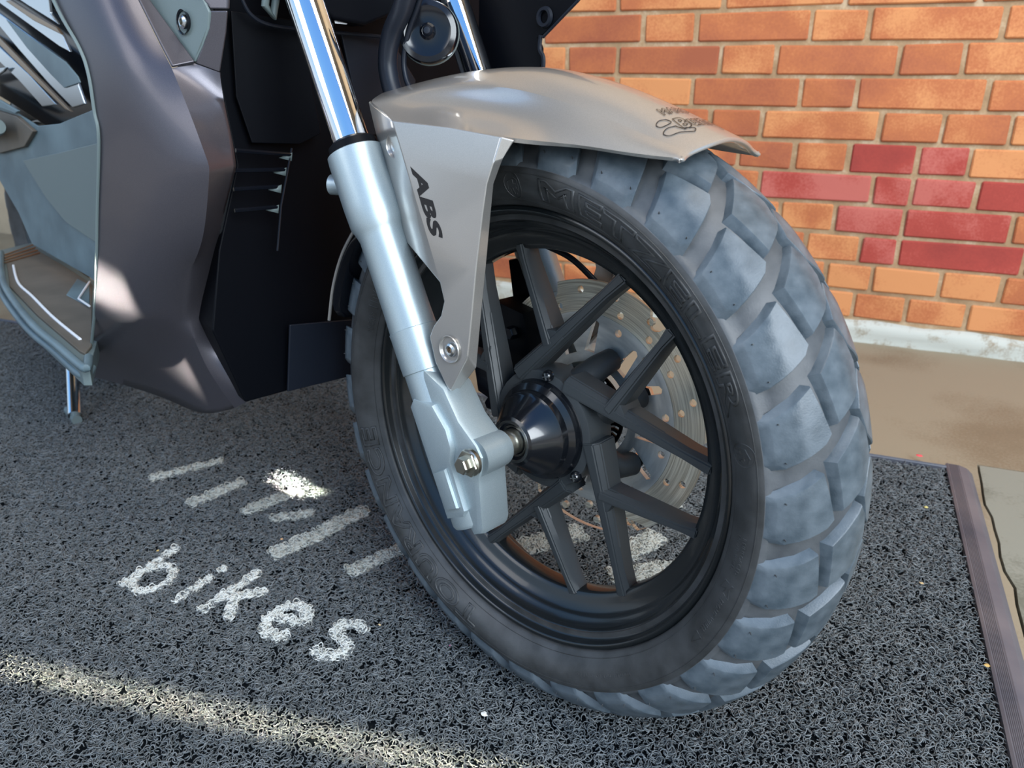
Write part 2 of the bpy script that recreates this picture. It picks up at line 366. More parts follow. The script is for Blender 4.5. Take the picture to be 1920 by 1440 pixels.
# the patches are repeated over the mat with geometry nodes (nobody could count the loops)
nx, ny = int((MX1 - MX0 - 0.004) / TILE), int((MY1 - MY0 - 0.004) / TILE)
cell = [(MX1 - 0.002 - TILE / 2 - i * TILE, MY1 - 0.002 - TILE / 2 - j * TILE) for i in range(nx) for j in range(ny)]
rnd = random.Random(5)
sets = [[], [], []]
for (x, y) in cell: sets[rnd.randrange(3)].append((x, y, 0))
for k in range(3):
    me = src[k]; me.materials.append(M['coil']); me.shade_smooth()
    holder = bpy.data.meshes.new('loop_pile'); holder.from_pydata(sets[k], [], []); 
    at = holder.attributes.new('turn', 'FLOAT', 'POINT')
    for i in range(len(sets[k])): at.data[i].value = rnd.randrange(4) * PI / 2
    ob = bpy.data.objects.new('loop_pile', holder); C.objects.link(ob); ob.parent = matt; ob['kind'] = 'stuff'
    srcob = bpy.data.objects.new('loop_sample', me)           # data holder only, never linked to the scene
    ng = bpy.data.node_groups.new('spread loops', 'GeometryNodeTree')
    ng.interface.new_socket('Geometry', in_out='INPUT', socket_type='NodeSocketGeometry'); ng.interface.new_socket('Geometry', in_out='OUTPUT', socket_type='NodeSocketGeometry')
    gi = ng.nodes.new('NodeGroupInput'); go = ng.nodes.new('NodeGroupOutput'); ip = ng.nodes.new('GeometryNodeInstanceOnPoints'); oi = ng.nodes.new('GeometryNodeObjectInfo')
    oi.inputs['Object'].default_value = srcob
    na = ng.nodes.new('GeometryNodeInputNamedAttribute'); na.data_type = 'FLOAT'; na.inputs['Name'].default_value = 'turn'
    cx_ = ng.nodes.new('ShaderNodeCombineXYZ')
    mp = ng.nodes.new('GeometryNodeMeshToPoints')
    ng.links.new(gi.outputs[0], mp.inputs[0]); ng.links.new(mp.outputs[0], ip.inputs['Points']); ng.links.new(oi.outputs['Geometry'], ip.inputs['Instance'])
    ng.links.new(na.outputs[0], cx_.inputs['Z']); ng.links.new(cx_.outputs[0], ip.inputs['Rotation']); ng.links.new(ip.outputs[0], go.inputs[0])
    md = ob.modifiers.new('loops', 'NODES'); md.node_group = ng
# white lettering worked into the pile: "bikes" and the slanted strokes of the line above it
def stroke(pts, wd):
    pts = [Vector((*p, 0)) for p in pts]; out = []
    for a, b in zip(pts, pts[1:]):
        n = max(1, int((b - a).length * wd * 36e4))
        for _ in range(n):
            t = random.random(); d = (b - a).normalized(); s = Vector((-d.y, d.x, 0)) * random.uniform(-wd / 2, wd / 2)
            q = a.lerp(b, t) + s; out.append((q.x, q.y))
    return out
def arc(cx, cy, rx, ry, a0, a1, n=14): return [(cx + rx * math.cos(math.radians(a0 + (a1 - a0) * i / n)), cy + ry * math.sin(math.radians(a0 + (a1 - a0) * i / n))) for i in range(n + 1)]
BL = -0.092
def letter(name, strokes, wd=0.0085):
    pts = []
    for s in strokes: pts += stroke(s, wd)
    ca, sa = math.cos(math.radians(-2)), math.sin(math.radians(-2))
    pts = [(.388 + (x - .388) * ca - (y - .553) * sa, .553 + (x - .388) * sa + (y - .553) * ca) for x, y in pts]
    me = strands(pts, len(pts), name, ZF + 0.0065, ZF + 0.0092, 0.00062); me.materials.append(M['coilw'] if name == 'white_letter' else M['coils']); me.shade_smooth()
    ob = link(name, me, None, matt); ob['kind'] = 'stuff'; return ob
letter('white_letter', [[(-0.503, BL), (-0.497, BL + .082)], arc(-0.478, BL + .024, .021, .024, 200, -150)], 0.006)
letter('white_letter', [[(-0.423, BL + .004), (-0.416, BL + .052)], [(-0.414, BL + .066), (-0.413, BL + .072)]], 0.007)
letter('white_letter', [[(-0.384, BL + .004), (-0.370, BL + .080)], [(-0.378, BL + .026), (-0.338, BL + .055)], [(-0.366, BL + .034), (-0.345, BL + .003)]])
letter('white_letter', [[(-0.305, BL + .026), (-0.267, BL + .030)], arc(-0.285, BL + .026, .021, .025, 10, 315)], 0.0095)
letter('white_letter', [arc(-0.212, BL + .038, .015, .013, 30, 250), arc(-0.216, BL + .012, .017, .014, 80, -140)], 0.0095)
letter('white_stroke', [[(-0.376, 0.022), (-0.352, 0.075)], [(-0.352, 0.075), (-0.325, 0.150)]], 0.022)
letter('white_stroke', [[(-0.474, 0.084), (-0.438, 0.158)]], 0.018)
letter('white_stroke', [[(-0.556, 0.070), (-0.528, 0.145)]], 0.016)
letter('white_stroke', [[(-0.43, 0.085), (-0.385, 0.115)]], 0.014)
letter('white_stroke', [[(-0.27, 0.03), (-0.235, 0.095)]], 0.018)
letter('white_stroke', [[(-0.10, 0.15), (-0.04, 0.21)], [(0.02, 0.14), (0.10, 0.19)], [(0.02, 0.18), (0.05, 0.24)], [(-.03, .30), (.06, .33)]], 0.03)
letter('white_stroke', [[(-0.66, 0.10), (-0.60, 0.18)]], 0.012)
# sloping rubber edging of the mat, ribbed
ep = [(0, 0.0105), (0.0035, 0.0118)]
for i in range(8):
    u = 0.004 + i * 0.0022; h = 0.0118 - u * 0.02
    ep += [(u, h), (u + 0.0008, h - 0.0007), (u + 0.0014, h - 0.0007)]
ep += [(0.0225, 0.0112), (0.037, 0.0075), (0.040, 0.006)]
for i in range(3):
    u = 0.041 + i * 0.002; ep += [(u, 0.0055 - i * .0015), (u + .0008, 0.0048 - i * .0015)]
ep += [(0.048, 0.0005), (0.048, 0), (0, 0)]
def edging(name, p0, direc, out, L):
    vs_, fs = [], []; n = len(ep); K = 12
    for k in range(K + 1):
        base = Vector(p0) + Vector(direc) * (L * k / K)
        for u, h in ep: vs_.append(base + Vector(out) * u + Vector((0, 0, h)))
    for k in range(K):
        for i in range(n):
            j = (i + 1) % n; fs.append((k * n + i, k * n + j, (k + 1) * n + j, (k + 1) * n + i))
    fs += [tuple(range(n)), tuple(range(K * n, (K + 1) * n))[::-1]]
    me = mesh(name, vs_, fs); fixn_keep(me); return link(name, me, M['edge'], matt)
edging('edge_strip', (MX1, MY0, ZF + .0003), (0, 1, 0), (.75, 0, 0), MY1 - MY0 + 0.012)
edging('edge_strip', (MX0, MY1, ZF + .0002), (1, 0, 0), (0, 0.26, 0), MX1 - MX0)

MT = Matrix.Rotation(math.radians(2.0), 4, 'Z'); PIV = Vector((0.388, 0.553, 0))
matt.matrix_world = Matrix.Translation(PIV) @ MT @ Matrix.Translation(-PIV)
# litter on the mat
def litter(name, label, x, y, col, s, cat='litter', z=0.0015):
    p = on_floor(x, y, z); n = 7
    bm = bmesh.new(); rnd = random.Random(x)
    a = [bm.verts.new((p.x + s * math.cos(2 * PI * i / n) * rnd.uniform(.5, 1.1), p.y + s * .7 * math.sin(2 * PI * i / n) * rnd.uniform(.5, 1.1), z + rnd.uniform(0, .0012))) for i in range(n)]
    c = bm.verts.new((p.x, p.y, z + .0016)); c2 = bm.verts.new((p.x, p.y, z - .0006))
    for i in range(n): bm.faces.new((a[i], a[(i + 1) % n], c)); bm.faces.new((a[(i + 1) % n], a[i], c2))
    me = bpy.data.meshes.new(name); bm.to_mesh(me); bm.free()
    ob = link(name, me, mat(name + ' tint', col, 0.6)); ob['label'] = label; ob['category'] = cat
litter('petal', 'pink petal fleck on the mat below the tyre sidewall', 845, 1210, (0.8, 0.12, 0.3), 0.0022)
litter('petal', 'red petal lying at the far edge of the mat by the corner', 1722, 855, (0.8, 0.08, 0.1), 0.006)
litter('paper_scrap', 'white paper scrap on the mat below the tyre', 908, 1340, (0.8, 0.78, 0.72), 0.0042)
litter('leaf_fragment', 'yellow leaf fragment beside the mat edging near the lower right', 1850, 1248, (0.55, 0.35, 0.1), 0.0038)
litter('leaf_fragment', 'round yellow fleck on the mat right of the tyre, nearer the far edge', 1737, 951, (0.7, 0.6, 0.2), 0.0035)
litter('leaf_fragment', 'tan fleck on the mat right of the tyre, halfway down', 1727, 1094, (0.55, 0.4, 0.2), 0.0034)
litter('leaf_fragment', 'orange fleck on the mat above the white letter e', 528, 1011, (0.75, 0.42, 0.2), 0.0026)
litter('leaf_fragment', 'small yellow fleck on the mat above the white letter b', 296, 1033, (0.75, 0.5, 0.15), 0.0022)
litter('leaf_fragment', 'tan fleck on the mat to the right of the white letter s', 712, 1172, (0.7, 0.5, 0.25), 0.0022)

# ------------------------------------------------------------------ scooter
ROOT = bpy.data.objects.new('scooter', None); C.objects.link(ROOT); ROOT.matrix_world = WM
ROOT['label'] = 'silver and dark grey scooter with chunky front tyre standing on a loop mat'; ROOT['category'] = 'scooter'
# all parts below are written in the scooter's own frame: x forward, y up, z along the axle towards the near side

# ---- tyre
PROF = [(0, .266), (.01, .2653), (.02, .2625), (.03, .2580), (.038, .252), (.045, .2455), (.05, .238), (.0535, .2315), (.055, .228)]
def crown(A):
    a = abs(A)
    if a >= .055: return .228 - (a - .055) * 3
    for (a0, r0), (a1, r1) in zip(PROF, PROF[1:]):
        if a <= a1: return r0 + (r1 - r0) * (a - a0) / (a1 - a0)
G = 0.0062
base = [(.266 - G, 0), (.2655 - G, .01), (.2625 - G, .0195), (.258 - G, .029), (.252 - G, .0365), (.2455 - G, .043), (.238 - G, .0478), (.2315 - G, .0508), (.2245, .0532),
        (.2215, .0552), (.2185, .0562), (.214, .0562), (.209, .0552), (.203, .0520), (.198, .0480), (.1945, .0445), (.1925, .0430), (.1918, .0415), (.1915, .037), (.188, .034), (.180, .034), (.178, .02), (.178, 0)]
full = [(r, -A) for r, A in base[::-1]] + base[1:-1]
tyre = lathe('front_tyre', full, M['rubber'], ROOT, seg=168, closed=True, ang=50)
tm = tyre.data; tm.materials.append(M['groove'])
for f in tm.polygons:
    c = f.center; rr = math.hypot(c.x, c.y)
    if rr > .2225 and abs(c.z) < .0545: f.material_index = 1
def side_pt(r):                                        # sidewall offset at radius r
    s = [b for b in base if b[1] > .04 and b[0] > .19][::-1]
    for (r0, a0), (r1, a1) in zip(s, s[1:]):
        if r0 <= r <= r1: return a0 + (a1 - a0) * (r - r0) / (r1 - r0)
    return s[0][1] if r < s[0][0] else s[-1][1]
def block(name, poly, ref):
    """poly: (angle deg relative, A mm)"""
    P = [((th) * PI / 180, A / 1000) for th, A in poly]
    n0 = len(P); B = []
    for i in range(n0):
        a, b = P[i], P[(i + 1) % n0]
        L = math.hypot((a[0] - b[0]) * .25, a[1] - b[1]); k = max(1, int(L / .005))
        for j in range(k): B.append((a[0] + (b[0] - a[0]) * j / k, a[1] + (b[1] - a[1]) * j / k))
    cx = sum(b[0] for b in B) / len(B); cy = sum(b[1] for b in B) / len(B); n = len(B)
    vs_, fs = [], []
    def put(th, A, h, grow=1.0):
        th2, A2 = cx + (th - cx) * grow, cy + (A - cy) * grow
        r = crown(A2) + h; e = 0
        if abs(A2) > .0535: e = (abs(A2) - .0535)
        vs_.append((r * math.cos(th2), r * math.sin(th2), A2))
    rings = [(-.0095, 1.09), (-.0008, 1.0), (0, .965), (0, .62), (0, .3)]
    for h, g in rings:
        for th, A in B: put(th, A, h, g)
    put(cx, cy, 0, 1.0)
    for k in range(len(rings) - 1):
        for i in range(n):
            j = (i + 1) % n; fs.append((k * n + i, k * n + j, (k + 1) * n + j, (k + 1) * n + i))
    c = len(vs_) - 1; k = (len(rings) - 1) * n
    for i in range(n): fs.append((k + i, k + (i + 1) % n, c))
    me = mesh(name, vs_, fs, M['tread']); fixn_keep(me); autosmooth(me, 28); return me
NB = 28; STEP = 360 / NB
shoulder = [(0, 36.8), (-7.4, 30.6), (-8.7, 34), (-11.6, 51.6), (-10.9, 54.4), (-3.7, 54.4)]
centre = [(6.3, 6), (4.6, 0), (1.0, -4.5), (-3.0, 2.5), (-3.9, 7.2), (-6.3, 25.2), (1.2, 30.3)]
half = STEP / 2
meshes = [block('tread_block', shoulder, 0), block('tread_block', centre, 0),
          block('tread_block', [(t, -A) for t, A in shoulder], 0), block('tread_block', [(t, -A) for t, A in centre], 0)]
for k in range(NB):
    for i, me in enumerate(meshes):
        b = link('tread_block', me, None, tyre)
        b.rotation_euler = (0, 0, math.radians(26.1 + STEP * k + (0 if i < 2 else half)))
# moulding nibs on the tread edge
def nib_mesh():
    me = bpy.data.meshes.new('rubber_nib'); bm = bmesh.new(); bmesh.ops.create_cone(bm, segments=6, radius1=.0006, radius2=.0003, depth=.004, cap_ends=True); bm.to_mesh(me); bm.free(); me.materials.append(M['rubber']); return me
nm = nib_mesh()
for k in range(NB):
    for dth, A in ((-10.6, .052), (-4.4, .0525)):
        th = math.radians(26.1 + STEP * k + dth); nb = link('rubber_nib', nm, None, tyre); r = crown(A) + .0005
        nb.location = (r * math.cos(th), r * math.sin(th), A); nb.rotation_euler = (0, PI / 2 - .5, th)
        nb.rotation_euler = Vector((math.cos(th), math.sin(th), 0.9)).to_track_quat('Z', 'Y').to_euler()
# moulded lettering on the sidewall
def text_geo(body, size=1.0, bevel=0.0, fill=False, shear=0.0, bold=0.0, spacing=1.0, extrude=0.0):
    cu = bpy.data.curves.new('t', 'FONT'); cu.body = body; cu.size = size; cu.shear = shear; cu.offset = bold; cu.space_character = spacing
    cu.dimensions = '2D' if not fill else '2D'
    cu.fill_mode = 'BOTH' if fill else 'NONE'
    cu.bevel_depth = bevel; cu.bevel_resolution = 0 if bevel < .002 else 1; cu.extrude = extrude; cu.resolution_u = 4
    ob = bpy.data.objects.new('t', cu); C.objects.link(ob)
    dg = bpy.context.evaluated_depsgraph_get(); me = bpy.data.meshes.new_from_object(ob.evaluated_get(dg))
    vs_ = [v.co.copy() for v in me.vertices]; fs = [tuple(p.vertices) for p in me.polygons]
    bpy.data.objects.remove(ob); bpy.data.curves.remove(cu); bpy.data.meshes.remove(me)
    return vs_, fs
def subdivide_long(vs_, fs, L):
    bm = bmesh.new(); V = [bm.verts.new(v) for v in vs_]
    for f in fs:
        try: bm.faces.new([V[i] for i in f])
        except ValueError: pass
    for _ in range(4):
        es = [e for e in bm.edges if e.calc_length() > L]
        if not es: break
        bmesh.ops.subdivide_edges(bm, edges=es, cuts=1)
    bm.verts.index_update(); out = [v.co.copy() for v in bm.verts], [tuple(v.index for v in f.verts) for f in bm.faces]; bm.free(); return out
def sidewall_text(name, body, th_start, th_end, r0, r1, bevel=.03, fill=False, bold=0.0, flip=False):
    vs_, fs = text_geo(body, 1.0, bevel, fill, 0, bold, 1.12)
    x0 = min(v.x for v in vs_); x1 = max(v.x for v in vs_); y0 = min(v.y for v in vs_); y1 = max(v.y for v in vs_)
    vs_, fs = subdivide_long(vs_, fs, 0.5)
    out = []
    for v in vs_:
        th = math.radians(th_start + (th_end - th_start) * (v.x - x0) / (x1 - x0)); r = r0 + (r1 - r0) * (v.y - y0) / (y1 - y0)
        A = side_pt(r) + v.z * ((r1 - r0) / (y1 - y0)) * 1.0 + .0001
        out.append((r * math.cos(th), r * math.sin(th), A))
    me = mesh(name, out, fs, M['rubber']); me.shade_smooth(); return link(name, me, None, tyre)
sidewall_text('raised_lettering', 'METZELER', 86.3, 23.2, .1985, .2155, .036, bold=.03)
sidewall_text('raised_lettering', 'TOURANCE', -100, -165, .1985, .2155, .036, bold=.03)
sidewall_text('raised_lettering', '110/80-14', 158.5, 146, .1985, .2060, .03, fill=True)
sidewall_text('raised_lettering', 'M/C 59P', 166, 160, .1985, .2040, .03, fill=True)
sidewall_text('raised_lettering', 'REINFORCED', 0.5, -7.5, .2085, .2115, .03, fill=True)
sidewall_text('raised_lettering', 'FRONT WHEEL', 0.5, -7.5, .2035, .2065, .03, fill=True)
sidewall_text('raised_lettering', 'FRONT WHEEL', -14.5, -24, .2050, .2095, .03, fill=True)
sidewall_text('raised_lettering', 'TUBELESS  MAX LOAD 218 KG', -49, -66, .2065, .2090, .03, fill=True)
def ridge(name, pts, r=.00035, closed=False, lift=.0001):
    P = [((rr) * math.cos(math.radians(t)), rr * math.sin(math.radians(t)), side_pt(rr) + lift) for t, rr in pts]
    if closed: P.append(P[0])
    return tube(name, P, r, M['rubber'], tyre, seg=5)
def emblem(th, rc):
    k = 180 / PI / rc
    for R_, in ((.0098,),):
        ridge('emblem_ring', [(th + k * R_ * .82 * math.cos(a * PI / 12), rc + R_ * math.sin(a * PI / 12)) for a in range(24)], closed=True)
    el = [(-.006, -.003), (-.0045, .003), (-.001, .0045), (.002, .006), (.0055, .0045), (.0065, .0), (.005, -.004), (.0035, -.001), (.002, -.0065), (.0, -.0065), (-.0005, -.002), (-.003, -.002), (-.0035, -.0065), (-.0055, -.006)]
    ridge('emblem_elephant', [(th - k * x * .9, rc + y) for x, y in el], closed=True)
    ridge('emblem_elephant', [(th - k * x, rc + y) for x, y in [(.001, .0045), (.0015, .001), (.0035, .0015)]])
emblem(93.3, .2075); emblem(16.6, .2075)
ridge('arrow_mark', [(-10.2, .2035), (-12.6, .2015), (-11.6, .2065), (-13.0, .206), (-13.4, .2115), (-11.3, .2095), (-10.2, .2115)], closed=True)
ridge('arrow_mark', [(-25.2, .2050), (-28.2, .2075), (-25.2, .2110)], closed=True)
for r_, l_ in ((.2175, .0001), (.1962, .0001)): ridge('moulded_line', [(i * 2.5, r_) for i in range(144)], .0003, True, l_)

# ---- rim
rimp = [(.1905, .0415), (.1922, .0405), (.1925, .0385), (.190, .0370), (.185, .0355), (.1832, .031), (.1818, .0295), (.1775, .0280), (.1755, .0225), (.1735, .0200), (.1690, .0180), (.1640, .0125), (.1600, .0095), (.1565, .0085), (.1545, .005), (.1545, 0)]
# closed section: visible inner side plus hidden bead side
inner = [(.1925, .0385), (.1905, .0415), (.188, .0418), (.1865, .0400), (.1858, .0360), (.1835, .0335), (.1800, .0325), (.1785, .0300), (.1765, .0240), (.1735, .0222), (.1712, .0190), (.1690, .0150), (.1625, .0130), (.1590, .0105), (.1555, .0095), (.1540, .0060), (.1540, 0)]
rimfull = inner + [(r, -A) for r, A in inner[:-1][::-1]] + [(.181, -.030), (.165, 0), (.181, .030)]
rim = lathe('wheel_rim', rimfull, M['rim'], ROOT, seg=160, closed=True, ang=60)
hub = lathe('hub', [(0.0155, .0555), (.0190, .0560), (.0215, .0548), (.0345, .0350), (.0370, .0335), (.0380, .0275), (.0430, .0245), (.0465, .0160), (.0480, .008), (.0480, -.012), (.040, -.02), (.034, -.045), (.010, -.045), (.010, .045), (.0155, .045)], M['hubdark'], rim, seg=72, closed=True, ang=30)
rp_ = (.156, 6.5)
def rot2(p, deg):
    a = math.radians(deg); return (p[0] * math.cos(a) - p[1] * math.sin(a), p[0] * math.sin(a) + p[1] * math.cos(a))
def bar(name, p, q, w0, w1, zf0, zf1, zb, m, parent):
    """tapered bar with bevelled front edges; p,q (x,y), front face heights zf0,zf1"""
    d = Vector((q[0] - p[0], q[1] - p[1])); d.normalize(); n = Vector((-d.y, d.x)); vs_, fs = [], []
    secs = []
    N = 6
    for i in range(N + 1):
        t = i / N; c = Vector(p).lerp(Vector(q), t); flare = 0.0022 * max(0, (t - .86) / .14) ** 2; w_ = (w0 + (w1 - w0) * t) / 2 + flare
        zf = zf0 + (zf1 - zf0) * t
        for u, z in ((-1, zb), (-1.12, zf - .006), (-.62, zf), (.62, zf), (1.12, zf - .006), (1, zb)):
            vs_.append((c.x + n.x * w_ * u, c.y + n.y * w_ * u, z))
    for i in range(N):
        for k in range(6):
            l = (k + 1) % 6; fs.append((i * 6 + k, i * 6 + l, i * 6 + 6 + l, i * 6 + 6 + k))
    fs += [tuple(range(6)), tuple(range(N * 6, N * 6 + 6))[::-1]]
    me = mesh(name, vs_, fs); fixn_keep(me)
    bm = bmesh.new(); bm.from_mesh(me); bmesh.ops.bevel(bm, geom=[e for e in bm.edges if len(e.link_faces) == 2 and e.calc_face_angle(0) > .5], offset=.0012, segments=2, affect='EDGES'); bm.to_mesh(me); bm.free()
    autosmooth(me, 25); return link(name, me, m, parent)
def gusset(name, pts, z0, z1, m, parent): return prism(name, pts, z0, z1, m, parent, bev=.0015)
for k in range(6):
    g = -60 * k
    root = rot2((.1590 * math.cos(math.radians(6)), .1590 * math.sin(math.radians(6))), g); hp = rot2((.022, .047), g)
    bar('spoke', hp, root, .0165, .0085, .021, .0115, -.007, M['spoke'], rim)
    rc_ = rot2((.1590 * math.cos(math.radians(45.5)), .1590 * math.sin(math.radians(45.5))), g); jp = rot2((.066, .037), g)
    bar('spoke', jp, rc_, .0125, .0080, .019, .0115, -.007, M['spoke'], rim)
    cr0 = [rot2(q, g) for q in ((.054, .036), (.084, .028), (.0815, .0400), (.0765, .0470), (.0705, .0495), (.063, .044))]
    gusset('web', cr0, -.008, .0165, M['spoke'], rim)
hexr = [rot2((.0535, 0), a) for a in range(0, 360, 12)]
prism('hub_plate', hexr, -.012, .0185, M['spoke'], rim, bev=.0025)
for a_ in (84, -35, 205):                                  # domed cover screws with cross marks
    x, y = rot2((.0515, 0), a_)
    b = lathe('hub_screw', [(0, .0235), (.0035, .0232), (.0048, .0215), (.0052, .018), (0, .018)], M['hubdark'], rim, seg=20); b.location = (x, y, 0)
    for c_ in (0, 90):
        s = link('cross_mark', box_mesh('cross_mark', .0062, .0009, .0008), M['bolt'], rim); s.location = (x, y, .0236); s.rotation_euler = (0, 0, math.radians(c_ + 20))
lathe('bearing_seal', [(.0120, .0530), (.0150, .0545), (.0165, .0568), (.0185, .0568), (.0190, .0550)], M['bolt'], rim, seg=48)
lathe('seal_lip', [(.0095, .0520), (.0130, .0530), (.0150, .0555), (.0166, .0562)], M['blackg'], rim, seg=48)
axle = lathe('axle', [(0, -.10), (.007, -.10), (.007, .05), (.0108, .05), (.0108, .068), (.009, .071), (.009, .10), (0, .10)], M['steel'], ROOT, seg=32)
# trumpet shaped bosses carrying the disc
for a_, rr in ((66, .058), (29, .062), (-30, .062), (-92, .060), (-150, .060), (150, .060)):
    p0 = rot2((.034, 0), a_); p1 = rot2((rr, 0), a_)
    tube('disc_boss', [(*p0, .002), (*rot2((.045, 0), a_), -.010), (*p1, -.026), (*rot2((rr + .004, 0), a_), -.043)], .01, M['spoke'], rim, seg=24, radii=[.016, .0145, .0115, .0105])
    b = lathe('disc_bolt', [(0, -.0555), (.006, -.0555), (.007, -.053), (.007, -.050), (0, -.050)], M['bolt'], rim, seg=6); b.location = (*rot2((rr + .004, 0), a_), 0)

# ---- brake disc: wavy outer ring with holes, inner carrier with slots, on the far side
def plate_with_holes(name, outer, inner, holes, z0, z1, m, parent):
    cu = bpy.data.curves.new('c', 'CURVE'); cu.dimensions = '2D'; cu.fill_mode = 'BOTH'; cu.extrude = (z1 - z0) / 2
    for loop in [outer, inner] + holes:
        sp = cu.splines.new('POLY'); sp.points.add(len(loop) - 1); sp.use_cyclic_u = True
        for i, (x, y) in enumerate(loop): sp.points[i].co = (x, y, 0, 1)
    ob = bpy.data.objects.new('c', cu); C.objects.link(ob); dg = bpy.context.evaluated_depsgraph_get()
    me = bpy.data.meshes.new_from_object(ob.evaluated_get(dg)); bpy.data.objects.remove(ob); bpy.data.curves.remove(cu)
    me.materials.clear(); me.name = name
    for v in me.vertices: v.co.z += (z0 + z1) / 2
    bm = bmesh.new(); bm.from_mesh(me); bmesh.ops.remove_doubles(bm, verts=bm.verts, dist=1e-6); bmesh.ops.recalc_face_normals(bm, faces=bm.faces); bm.to_mesh(me); bm.free(); autosmooth(me, 40)
    return link(name, me, m, parent)
def circ(cx, cy, r, n=14): return [(cx + r * math.cos(2 * PI * i / n), cy + r * math.sin(2 * PI * i / n)) for i in range(n)]
def wave(i, n=240):
    t = 2 * PI * i / n; ph = (t * 6 / (2 * PI) + .12) % 1.0
    r = .1205
    if ph < .15: r -= .0135 * math.sin(PI * ph / .15) ** .45
    elif ph > .93: r += .0
    return (r * math.cos(t), r * math.sin(t))
DZ0, DZ1 = -.0535, -.0495
dh = []
for k in range(36):
    for rr, off in ((.1115, 0), (.0985, 5)):
        if (k + (rr < .1)) % 2 == 0: dh.append(circ(rr * math.cos(math.radians(k * 10 + off)), rr * math.sin(math.radians(k * 10 + off)), .0034))
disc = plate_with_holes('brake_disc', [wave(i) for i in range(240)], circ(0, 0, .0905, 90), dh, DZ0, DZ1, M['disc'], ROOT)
sl = []
for k in range(6):
    a0 = 60 * k + 12
    sl.append(circ(.0835 * math.cos(math.radians(a0)), .0835 * math.sin(math.radians(a0)), .0036))
    sl.append(circ(.0835 * math.cos(math.radians(a0 + 36)), .0835 * math.sin(math.radians(a0 + 36)), .0036))
    p = [rot2(q, a0 + 17) for q in ((.0555, .010), (.084, .0035), (.086, .0), (.084, -.0035), (.0555, -.001))]
    sl.append(p)
    p = [rot2(q, a0 + 44) for q in ((.0540, .007), (.0800, .0035), (.082, .0), (.080, -.0035), (.0540, -.007))]
    sl.append(p)
car = plate_with_holes('disc_carrier', circ(0, 0, .0915, 90), circ(0, 0, .0455, 60), sl, DZ0 + .0005, DZ1 + .0012, M['carrier'], disc)
tr = []
for k in range(36):
    c0 = 10 * k; tr.append([rot2(q, c0) for q in ((.0335, .0014), (.0385, .0016), (.0385, -.0016), (.0335, -.0014))])
plate_with_holes('sensor_ring', circ(0, 0, .0415, 72), circ(0, 0, .0300, 60), tr, -.047, -.045, M['black'], disc)

# ---- fork legs
def fork_axis(U): return -.042 - .533 * U
def fp(U, A, dF=0.0, dU=0.0): return (fork_axis(U) + dF, U + dU, A)
def leg(A, near):
    s = 1 if near else -1
    pts, rad = [], []
    for U, r in ((-.0665, .0185), (-.0640, .0200), (-.02, .0200), (.000, .0200), (.030, .0192), (.052, .0192), (.0525, .0203), (.060, .0205), (.0805, .0205), (.084, .0208), (.0845, .0200), (.10, .0196), (.155, .0196), (.160, .0210), (.166, .0235), (.180, .0240), (.215, .0240), (.2195, .0236), (.2205, .0215)):
        pts.append(fp(U, A)); rad.append(r)
    lg = tube('fork_leg', pts, .02, M['fork'], ROOT, seg=40, radii=rad)
    tube('dust_seal', [fp(.2203, A), fp(.226, A), fp(.2285, A)], .0212, M['black'], lg, seg=36, radii=[.0212, .0205, .0165])
    tube('fork_tube', [fp(.222, A), fp(.50, A)], .0155, M['chrome'], lg, seg=40)
    return lg
lg = leg(.088, True); lgf = leg(-.088, False)
# axle lug of the near leg: plate along the front of the leg with boss towards the wheel
d_ax = Vector((-.533, 1)).normalized(); n_ax = Vector((d_ax.y, -d_ax.x))     # along / forward of the leg
def ln(u, v): return ((-.042 + d_ax.x * u + n_ax.x * v), (d_ax.y * u + n_ax.y * v))
lugp = [ln(.062, .012), (-.034, .050), (-.016, .027), (.004, .0125), (.0105, .004), (.0105, -.006), (.0085, -.014), (.0095, -.022), (.0145, -.058), (.013, -.064), (.004, -.069), ln(-.075, .006), ln(-.06, -.012), ln(.02, -.012)]
prism('axle_lug', lugp, .070, .103, M['fork'], lg, bev=.005)
prism('axle_lug', [ln(-.030, -.0115), ln(.034, -.0115), ln(.040, -.004), ln(.030, .017), ln(.008, .024), ln(-.008, .0225), ln(-.018, .016), ln(-.060, .014), ln(-.0645, .010), ln(-.0645, -.0115)], .100, .1085, M['fork'], lg, bev=.0032)
prism('axle_lug', [ln(-.056, -.004), ln(-.024, -.006), ln(-.022, .011), ln(-.056, .0105)], .1065, .1125, M['fork'], lg, bev=.003)
lathe('axle_boss', [(.0085, .069), (.0145, .069), (.0155, .0715), (.0160, .080), (.0160, .100), (0, .100)], M['fork'], lg, seg=40)
ac = (.0045, .0005)
b = lathe('axle_bolt', [(0, .1165), (.0062, .1165), (.0070, .1155), (.0070, .1100), (.0105, .1098), (.0110, .1090), (.0110, .1075), (0, .1075)], M['steel'], lg, seg=6, ang=20); b.location = (*ac, .0035)
lathe('bolt_flange', [(0, .1115), (.0100, .1115), (.0112, .1100), (.0112, .1070), (0, .107)], M['steel'], lg, seg=32).location = (*ac, 0)
# side reflector boss on the upper slider
q0 = at_a(622, 348, .100)
tube('bracket_peg', [(q0[0] + .012, q0[1], .088), (q0[0] - .006, q0[1], .096), (q0[0] - .0075, q0[1], .097)], .0075, M['fork'], lg, seg=24, radii=[.0085, .0085, .006])
